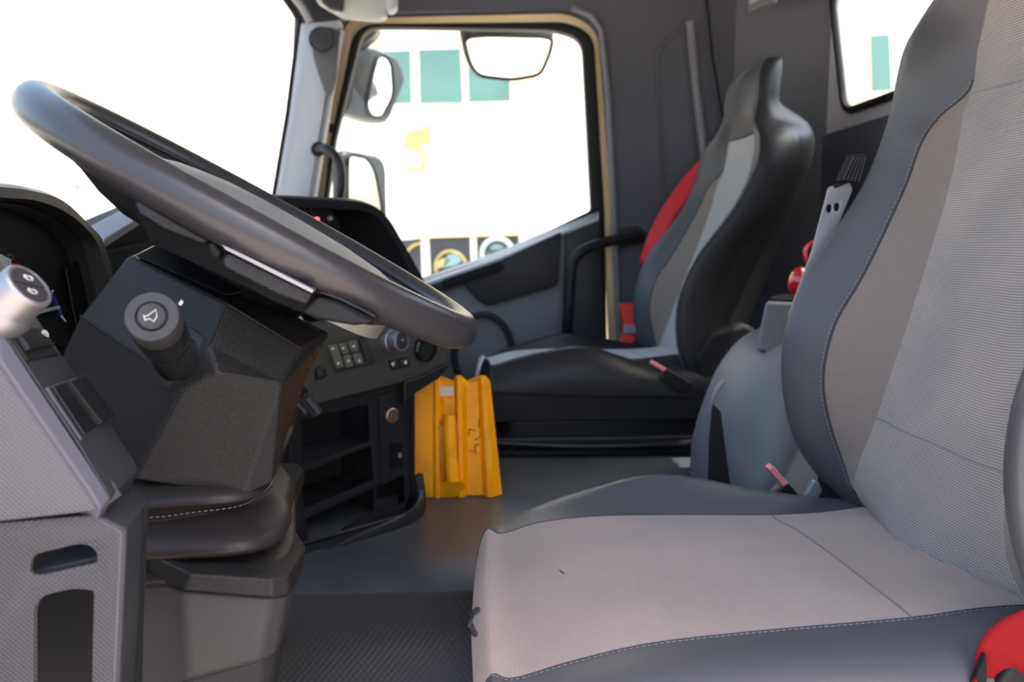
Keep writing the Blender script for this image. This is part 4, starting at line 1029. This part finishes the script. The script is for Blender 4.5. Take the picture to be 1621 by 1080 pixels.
# centre stack hood (arch) : in the console plane family, far right end of the dash seen beyond the wheel
XH = -.155
XH2 = -.60
ho = [(396, 312), (433, 310), (493, 313), (545, 315), (575, 319), (597, 329), (617, 350), (634, 380), (653, 413), (672, 448), (690, 500)]
hi = [(396, 328), (433, 326), (493, 329), (540, 331), (566, 333), (585, 337), (602, 349), (618, 370), (636, 402), (654, 444), (670, 500)]
PL = (Vector((-.16, 1.62, .7)), Vector((1, -.95, 0)).normalized())
po = cr([at(a, b, pl=PL) for a, b in ho], 4); pi_ = cr([at(a, b, pl=PL) for a, b in hi], 4)
back = Vector((-.16, .06, 0))
rows = []
for a, b in zip(po, pi_):
    rows.append([b+back, b, a+(b-a)*.15+Vector((.004, -.004, 0)), a+Vector((-.004, .002, .002)), a+back])
mb = MB(); mb.loft(rows); mb.build('binnacle_hood', M['satin'], db, ang=40)
mb = MB(); mb.prism([at(a, b, pl=PL)+back*.8 for a, b in [(500, 320), (560, 318), (640, 380), (690, 520), (500, 520)]], Vector((-.02, .02, 0))); mb.build('binnacle_back', M['black'], db)
mb = MB(); mb.prism([at(a, b, pl=PL)+Vector((-.02, .01, 0)) for a, b in [(440, 332), (492, 328), (530, 328), (560, 400), (575, 440), (440, 440)]], Vector((-.02, .02, 0))); mb.build('display_panel', M['satin'], db, bevel=.003)
mb = MB(); mb.prism([at(a, b, pl=PL)+Vector((-.012, .006, 0)) for a, b in [(492, 312), (526, 314), (548, 352), (552, 372), (520, 366), (508, 350)]], Vector((-.02, .02, 0))); mb.build('sensor_bar', M['gloss'], db, bevel=.003)
mb = MB(); mb.lathe(at(507, 347, pl=PL)+Vector((-.004, -.004, 0)), (1, -.9, 0), [(.0034, -.004), (.0034, .001), (.002, .003), (0, .003)], 14); mb.build('indicator_lamp', M['led'], db)
mb = MB(); mb.lathe(at(527, 346, pl=PL)+Vector((-.004, -.004, 0)), (1, -.9, 0), [(.0042, -.004), (.0042, .002), (.003, .003), (0, .003)], 14); mb.build('sensor', M['grey'], db)
mb = MB(); mb.lathe(at(628, 425, pl=PL)+Vector((-.05, .03, 0)), (1, -.9, 0), [(.032, -.01), (.032, .004), (.026, .006), (.022, .0), (0, .0)], 24); mb.build('air_vent', M['gloss'], db)
mb = MB(); mb.prism([at(a, b, pl=PL)+Vector((-.03, .02, 0)) for a, b in [(540, 400), (600, 392), (640, 440), (680, 520), (540, 520)]], Vector((-.02, .02, 0))); mb.build('shelf_front', M['dark'], db, bevel=.003)
# passenger part of the dash
mb = MB(); mb.prism([(-.50, 1.5, .05), (-.16, 1.62, .05), (-.20, 2.36, .05), (-.50, 2.36, .05)], (0, 0, .55)); mb.build('passenger_body', M['dark'], db, bevel=.02)

# centre console : plane turned to the driver
PC = (Vector((-.065, 1.4415, .5)), Vector((.9, -1, 0)).normalized())
Nc = PC[1]
def oc_(px, py, h=0): return at(px, py, pl=(PC[0]+Nc*h, Nc))
ex_c = Vector((1, .9, 0)).normalized()
def pc2(l, h=0):
    o = []
    for a, b in l:
        v = at(a, b, pl=(PC[0]+Nc*h, Nc))-PC[0]-Nc*h; o.append(Vector((v.dot(ex_c), v.z)))
    return o
def frc(h=0): return (PC[0]+Nc*h, ex_c, EZ)
cs = thing('centre_console', PC[0]+Vector((-.1, 0, -.2)), 'black centre console with switch bank, open shelves and bin', 'console')
def pl_(name, px, holes, h, th, mat_, parent, rad=.003, **k):
    return plate(name, rpoly(pc2(px, h), rad), [rpoly(pc2(x, h), .004) for x in holes], frc(h), th, mat_, parent, **k)
pl_('switch_facia', [(420, 520), (500, 515), (640, 478), (706, 470), (709, 574), (664, 596), (640, 605), (490, 643), (420, 660)], [], .012, .03, M['trim'] if 0 else mat('greenish charcoal plastic', lin(56, 58, 54), .5, (900, .2, .0003)), cs, bevel=.003)
lowf = pl_('shelf_frame', [(440, 655), (492, 640), (640, 602), (655, 606), (655, 770), (640, 815), (470, 880), (440, 880)], [[(477, 665), (583, 640), (586, 700), (480, 738)], [(478, 750), (588, 706), (592, 760), (482, 806)], [(484, 822), (590, 774), (640, 752), (642, 796), (590, 812), (492, 870)]], 0, .008, M['satin'], cs, bevel=.002)
# shelf box behind
bd = -Nc*.10
mb = MB()
def cbox(pts, d): mb.prism([oc_(a, b) for a, b in pts], d)
mb.prism([oc_(a, b, -.10) for a, b in [(440, 640), (660, 600), (660, 830), (440, 900)]], -Nc*.01)
mb.build('shelf_back', M['black'], cs)
for (x0, y0, x1, y1) in ((470, 741, 592, 703), (470, 812, 600, 766)):
    mb = MB(); mb.prism([oc_(x0, y0-1, -.004), oc_(x1, y1-1, -.004), oc_(x1, y1+3, -.004), oc_(x0, y0+3, -.004)], bd); mb.build('shelf', M['black'], cs, bevel=.001)
mb = MB(); mb.prism([oc_(590, 640, -.004), oc_(594, 640, -.004), oc_(596, 810, -.004), oc_(592, 810, -.004)], bd); mb.build('divider', M['black'], cs)
mb = MB(); mb.prism([oc_(652, 600, .004), oc_(657, 600, .004), oc_(657, 830, .004), oc_(652, 830, .004)], bd*.4); mb.build('end_wall', M['satin'], cs)
pl_('power_socket_panel', [(600, 628), (642, 616), (646, 750), (606, 768)], [], .004, .01, M['satin'], cs, bevel=.002)
# power socket, usb hatch
mb = MB(); c_ = oc_(618, 657, .004); mb.lathe(c_, Nc, [(.0125, 0), (.0125, .006), (.0105, .007), (.0095, .004), (.0095, -.004), (0, -.004)], 28); mb.build('power_socket', M['silver'], cs, ang=30)
mb = MB(); mb.lathe(c_+Nc*.0045, Nc, [(.0092, 0), (.0090, .001), (0, .001)], 20); mb.build('socket_lid', mat('brown socket lid', lin(92, 66, 48), .4), cs)
pl_('usb_hatch', [(620, 704), (636, 700), (639, 738), (622, 744)], [], .010, .006, M['gloss'], cs, bevel=.001)
pl_('hatch_mark', [(630, 718), (635, 716), (636, 724), (631, 726)], [], .0108, .001, M['grey'], cs)
# switch bank
sb = thing('switch_bank', oc_(550, 565, .014), 'greenish bank of rubber switches on the centre console', 'switch bank')
z5 = lambda l: [(480+a/6.75, 500+b/6.75) for a, b in l]
pl_('surround', z5([(262, 318), (575, 218), (660, 205), (770, 480), (770, 515), (340, 612)]), [], .014, .006, M['dark'], sb, bevel=.001)
for nm, q_ in [('button', [(270,320),(360,300),(440,540),(360,572)]), ('button', [(372,298),(462,284),(494,398),(426,412)]), ('button', [(478,280),(572,256),(600,372),(520,392)]), ('button', [(432,428),(508,412),(540,536),(460,556)]), ('button', [(526,410),(612,392),(656,514),(566,530)]), ('blank_cover', [(600,250),(664,236),(768,470),(690,500)])]:
    pl_(nm, z5(q_), [], .018, .008, M['button'] if nm == 'button' else M['dark'], sb, bevel=.0012, rad=.002)
mb = MB()
for cx_, cy_ in ((318, 348), (376, 508), (428, 345), (540, 325), (484, 480), (600, 480)):
    a, b = 480+cx_/6.75, 500+cy_/6.75
    mb.tube([oc_(a-2, b+1.5, .0182), oc_(a, b-2, .0182), oc_(a+2, b+.5, .0182), oc_(a-1, b+2, .0182)], .0008, 4)
mb.build('symbols', M['icon'], sb, kind='stuff')
sb2 = thing('rocker_switch', oc_(505, 590, .014), 'partly hidden rocker switch left of the console switch bank', 'switch')
pl_('bezel', z5([(120, 600), (240, 560), (262, 650), (130, 700)]), [], .014, .006, M['black'], sb2, bevel=.001)
pl_('rocker', z5([(140, 570), (206, 545), (236, 640), (160, 668)]), [], .018, .006, M['dark'], sb2, bevel=.001)
kb = thing('heater_knob', oc_(628, 541, .014), 'silver rotary heater knob on the centre console', 'knob')
kc2 = oc_(637, 540, .040); ka2 = (Vector((1, -.75, .10))).normalized()
mb = MB(); mb.lathe(kc2-ka2*.030, ka2, [(.0200, -.004), (.0205, .004), (.0195, .010), (.0180, .011), (.0178, .028), (.0165, .030), (.0145, .030), (.0140, .0285), (0, .0285)], 36); mb.build('body', M['silver'], kb, ang=30)
mb = MB(); mb.lathe(kc2-ka2*.0015, ka2, [(.0138, 0), (.0135, .0010), (0, .0012)], 28); mb.build('button', M['dark'], kb)
mb = MB(); c_ = kc2+ka2*.0003; mb.tube([c_+Vector((0, -.003, .001)), c_+Vector((0, .004, .003))], .0008, 4); mb.build('symbol', M['icon'], kb)
kb2 = thing('push_switch_pair', oc_(632, 576, .014), 'two small push switches below the silver heater knob', 'switch')
pl_('surround', z5([(915, 480), (1130, 440), (1150, 540), (950, 580)]), [], .014, .006, M['black'], kb2, bevel=.001)
pl_('button', z5([(925, 490), (1010, 475), (1030, 555), (955, 570)]), [], .017, .006, M['dark'], kb2, bevel=.001)
pl_('button', z5([(1030, 470), (1125, 450), (1140, 530), (1050, 550)]), [], .017, .006, M['dark'], kb2, bevel=.001)
mb = MB()
for a, b in ((622, 576), (642, 573)): mb.tube([oc_(a-2, b+1, .0175), oc_(a+2, b-1.5, .0175)], .0013, 4); mb.tube([oc_(a-1, b+3, .0175), oc_(a+2, b+2, .0175)], .001, 4)
mb.build('symbols', M['icon'], kb2)
av = thing('round_air_vent', oc_(672, 556, .012), 'round black air vent at the right end of the centre console', 'vent')
mb = MB(); mb.lathe(oc_(671, 552, .010), Nc, [(.023, 0), (.023, .008), (.0195, .010), (.018, .002), (0, .002)], 28); mb.build('ring', M['gloss'], av)
for k in (-1, 0, 1):
    mb = MB(); mb.box(oc_(671, 552, .015)+EZ*k*.009, (.017-abs(k)*.003, .001, .0012), Matrix((ex_c, Nc, EZ)).transposed()); mb.build('slat', M['satin'], av)
# bin / tray
mb = MB()
tr_o = [oc_(484, 916, .0), oc_(484, 916, .03), oc_(600, 868, .05), oc_(655, 832, .05), oc_(672, 805, .03), oc_(668, 800, -.04)]
rim_t = [(486, 884), (560, 848), (620, 822), (640, 812), (655, 802), (662, 786), (655, 752)]
outp = [(484, 917), (560, 883), (625, 854), (652, 836), (668, 818), (673, 792), (668, 750)]
hh = [.055, .055, .055, .05, .035, .02, 0.0]
Po = cr([oc_(a, b, h) for (a, b), h in zip(outp, hh)], 4); Pt = cr([oc_(a, b, h) for (a, b), h in zip(rim_t, hh)], 4)
rows = []
for a, b in zip(Po, Pt):
    rows.append([b, b+Nc*.004-EZ*.003, a+Nc*.003, a-Nc*.006, b-Nc*.009-EZ*.004])
mb.loft(rows); mb.build('bin_rim', M['satin'], cs, ang=60)
bo = [Vector((p.x, p.y, TZ+.01)) for p in Po]; bo2 = [p for p in Po]
mb = MB(); rows = [[a+Nc*.0, b-EZ*.0, b-Nc*.01, a-Nc*.01] for a, b in zip([p-Nc*.012 for p in bo], bo2)]
mb.loft(rows); mb.build('bin_front', M['satin'], cs)
zf = min(p.z for p in Po)+.004
mb = MB(); mb.prism([Vector((p.x, p.y, zf)) for p in Po]+[Po[-1]*0+oc_(668, 770, -.05)*1+Vector((0, 0, zf-oc_(668, 770, -.05).z)), oc_(484, 900, -.05)+Vector((0, 0, zf-oc_(484, 900, -.05).z))], (0, 0, -.006)); mb.build('bin_floor', M['grey'] if 0 else M['dark'], cs)
mb = MB(); mb.prism([oc_(a, b, .018) for a, b in [(640, 604), (664, 597), (709, 575), (711, 582), (694, 601), (654, 626), (640, 640)]], -Nc*.05); mb.build('lower_lip', M['satin'], cs, bevel=.003)
# console body behind / beside
mb = MB(); mb.prism([oc_(440, 700, -.012)+EZ*(0), oc_(440, 900, -.012)-EZ*.1, oc_(462, 900, .02)-EZ*.1, oc_(462, 700, .02)], -Nc*.12); mb.build('side_column', M['dark'], cs, bevel=.004)
mb = MB(); mb.prism([oc_(640, 478, -.02), oc_(706, 470, -.02), oc_(712, 574, -.02), oc_(655, 602, -.02), oc_(640, 605, -.02)], Vector((-.12, .05, 0))); mb.build('upper_body', M['dark'], cs, bevel=.004)

# ================================================================== OUTSIDE
YB = 16.0
bl = thing('building', Vector((0, YB, -1.5)), 'white rendered building with teal upper windows beyond the far door', 'building')
def bp(l, y=YB): return [at(a, b, y=y) for a, b in l]
mb = MB(); mb.prism([Vector((-4.6, YB, -1.5)), Vector((10, YB, -1.5)), Vector((10, YB, 9)), Vector((-4.6, YB, 9))], (0, .4, 0)); mb.build('wall', M['white'], bl)
def bwin(px, mat_, d=.03, name='window'):
    mb = MB(); mb.prism([at(a, b, y=YB-.02) for a, b in px], (0, .1, 0)); return mb.build(name, mat_, bl)
for px in [[(590, 82), (650, 80), (652, 163), (590, 166)], [(663, 79), (729, 77), (733, 163), (665, 164)], [(740, 77), (806, 75), (808, 160), (742, 162)], [(1378, 56), (1408, 54), (1412, 143), (1380, 145)]]:
    bwin(px, M['teal'])
for px in [[(560, 384), (666, 378), (670, 470), (560, 470)], [(679, 377), (744, 374), (748, 460), (683, 462)], [(754, 373), (820, 370), (822, 450), (757, 454)]]:
    bwin(px, M['shopglass'], name='shop_window')
mb = MB(); mb.prism([at(a, b, y=YB-.12) for a, b in [(818, -60), (862, -60), (862, 520), (826, 520)]], (0, .2, 0)); mb.build('pilaster', M['beige'], bl)
mb = MB(); mb.prism([at(a, b, y=YB-.10) for a, b in [(1331, -60), (1376, -60), (1380, 260), (1336, 260)]], (0, .2, 0)); mb.build('pilaster', M['beige'], bl)
mb = MB(); mb.prism([at(a, b, y=YB-.10) for a, b in [(560, 58), (830, 55), (830, 62), (560, 66)]], (0, .15, 0)); mb.build('ledge', M['beige'], bl)
mb = MB(); mb.prism([at(a, b, y=YB-.10) for a, b in [(660, 372), (860, 366), (860, 371), (660, 377)]], (0, .15, 0)); mb.build('ledge', M['beige'], bl)
mb = MB(); mb.prism([at(a, b, y=YB-.15) for a, b in [(822, 366), (870, 363), (870, 520), (826, 520)]], (0, .15, 0)); mb.build('pier', mat('pinkish stone', lin(220, 180, 160), .8), bl)
# round shop signs
def ring(cx_, cy_, r_, m_, name, th=.06, a0=0, a1=2*PI):
    c_ = at(cx_, cy_, y=YB-.08); s_ = r_/F*YB
    n = 28; full = a1-a0 > 6.2
    mb = MB(); mb.tube([c_+Vector((math.cos(a0+(a1-a0)*k/n)*s_, 0, math.sin(a0+(a1-a0)*k/n)*s_)) for k in range(n+(0 if full else 1))], th, 6, closed=full); return mb.build(name, m_, bl)
ring(787, 402, 24, M['signwhite'], 'round_sign', .05)
c_ = at(787, 403, y=YB-.06); mb = MB(); mb.lathe(c_, (0, -1, 0), [(.20, 0), (.20, .03), (0, .03)], 24); mb.build('sign_disc', M['signblue'], bl)
mb = MB(); mb.prism([at(a, b, y=YB-.13) for a, b in [(772, 392), (780, 396), (790, 396), (802, 391), (800, 404), (788, 401), (774, 405)]], (0, .03, 0)); mb.build('sign_mark', M['shopglass'], bl)
ring(713, 422, 24, M['signyellow'], 'round_sign', .025)
mb = MB(); mb.prism([at(a, b, y=YB-.1) for a, b in [(690, 416), (700, 409), (712, 410), (708, 418), (692, 426)]], (0, .03, 0)); mb.build('sign_mark', M['signyellow'], bl)
mb = MB(); mb.prism([at(a, b, y=YB-.1) for a, b in [(708, 404), (722, 400), (732, 412), (722, 420), (700, 424)]], (0, .03, 0)); mb.build('sign_mark', M['signblue'], bl)
ring(668, 412, 26, M['signyellow'], 'round_sign', .025, R(90), R(200))
# yellow curled emblem on the wall
z6 = lambda l: [(600+a*140/1080, 160+b*140/1080) for a, b in l]
mb = MB(); mb.prism([at(a, b, y=YB-.08) for a, b in z6([(300, 480), (330, 380), (430, 345), (520, 340), (590, 270), (630, 330), (610, 370), (640, 440), (655, 500), (625, 530), (590, 500), (540, 520), (500, 560), (560, 620), (595, 700), (590, 780), (540, 840), (470, 865), (380, 860), (330, 810), (345, 780), (400, 815), (480, 820), (530, 770), (540, 700), (500, 640), (430, 600), (370, 600), (320, 550)])], (0, .06, 0)); mb.build('wall_emblem', M['emblem'], bl)
# the lower far block seen through the windscreen
wb2 = thing('distant_wall', Vector((-14, 18, -1.5)), 'long pale wall standing beyond the windscreen', 'wall')
mb = MB(); mb.prism([at(-700, 520, y=22), at(480, 520, y=22), at(480, -200, y=22), at(-700, -200, y=22)], (0, .5, 0)); 
V = [Vector((v.x, v.y, max(v.z, -1.5))) for v in mb.v]; finish('wall', V, mb.f, M['white'], wb2)
mb = MB(); mb.prism([at(134, 335, y=21.6), at(215, 334, y=21.6), at(215, 348, y=21.6), at(134, 349, y=21.6)], (0, .3, 0)); mb.build('shutter', mat('pale green shutter', lin(176, 190, 182), .7), wb2)
mb = MB(); mb.prism([at(117, 292, y=21.6), at(122, 292, y=21.6), at(123, 301, y=21.6), at(119, 301, y=21.6)], (0, .3, 0)); mb.build('wall_light', M['teal'], wb2)

# mirrors outside the far door
def mirror(name, label, shell, face, yy, depth, nrm, arms=()):
    t = thing(name, sum((at(a, b, y=yy) for a, b in shell), Vector())/len(shell), label, 'mirror')
    N_ = Vector(nrm).normalized(); c0 = Vector(t.location); pln = (c0, N_)
    ex = EZ.cross(N_).normalized()*-1; ex = ex if ex.x > 0 else -ex; ey = N_.cross(ex); ey = ey if ey.z > 0 else -ey
    def two(l):
        o = []
        for a, b in l:
            v = at(a, b, pl=pln)-c0; o.append(Vector((v.dot(ex), v.dot(ey))))
        return rpoly(o, .03)
    o_ = two(shell); c_ = sum(o_, Vector((0, 0)))/len(o_)
    rows = [[c0+ex*(c_.x+(p.x-c_.x)*s)+ey*(c_.y+(p.y-c_.y)*s)-N_*d for p in o_] for s, d in [(.93, 0), (1, .012), (1, depth*.5), (.8, depth*.85), (.5, depth)]]
    mb = MB(); mb.loft(rows); mb.build('housing', M['mirrorshell'], t, ang=50)
    f_ = two(face); mb = MB(); mb.prism([c0+ex*p.x+ey*p.y+N_*.001 for p in f_], N_*.004); mb.build('mirror_glass', M['mirror'], t)
    mb = MB(); mb.tube([c0+ex*p.x+ey*p.y+N_*.004 for p in f_], .007, 6, closed=True); mb.build('gasket', M['rubber'], t)
    for a in arms:
        mb = MB(); mb.tube([at(p[0], p[1], y=p[2]) for p in a], .014, 8); mb.build('arm', M['mirrorshell'], t)
    return t
mirror('main_mirror', 'large grey door mirror housing outside the front of the far window', [(540, 76), (594, 74), (632, 92), (645, 122), (616, 196), (590, 192), (532, 172)], [(598, 84), (618, 96), (622, 150), (602, 188), (585, 184), (578, 168), (590, 110)], 2.78, .12, (.8, -.6, 0), arms=[[(560, 50, 2.7), (556, 80, 2.8)], [(540, 60, 2.7), (580, 56, 2.8)]])
mm_ = bpy.data.objects['main_mirror']
mb = MB(); mb.prism([at(a, b, y=2.68) for a, b in [(548, 40), (602, 42), (590, 58), (572, 72), (548, 82)]], (0, .08, 0)); mb.build('bracket', M['mirrorshell'], mm_, bevel=.01)
mirror('wide_angle_mirror', 'lower wide-angle mirror outside the front of the far window', [(540, 236), (604, 247), (612, 262), (615, 400), (540, 400)], [(549, 243), (580, 250), (592, 270), (604, 330), (607, 396), (547, 396)], 2.76, .08, (.78, -.62, 0), arms=[[(524, 200, 2.49), (525, 240, 2.6), (545, 262, 2.78)]])
cm_ = mirror('kerb_mirror', 'wide bowl-shaped kerb mirror hanging above the far door window', [(729, 52), (760, 46), (862, 50), (879, 54), (876, 80), (860, 122), (810, 130), (752, 124), (738, 100)], [(733, 58), (765, 54), (858, 56), (874, 60), (870, 82), (855, 117), (810, 125), (757, 119), (743, 98)], 2.74, .06, (.25, -.55, -.8), arms=[[(800, 14, 2.47), (800, 30, 2.66), (800, 62, 2.77)]])
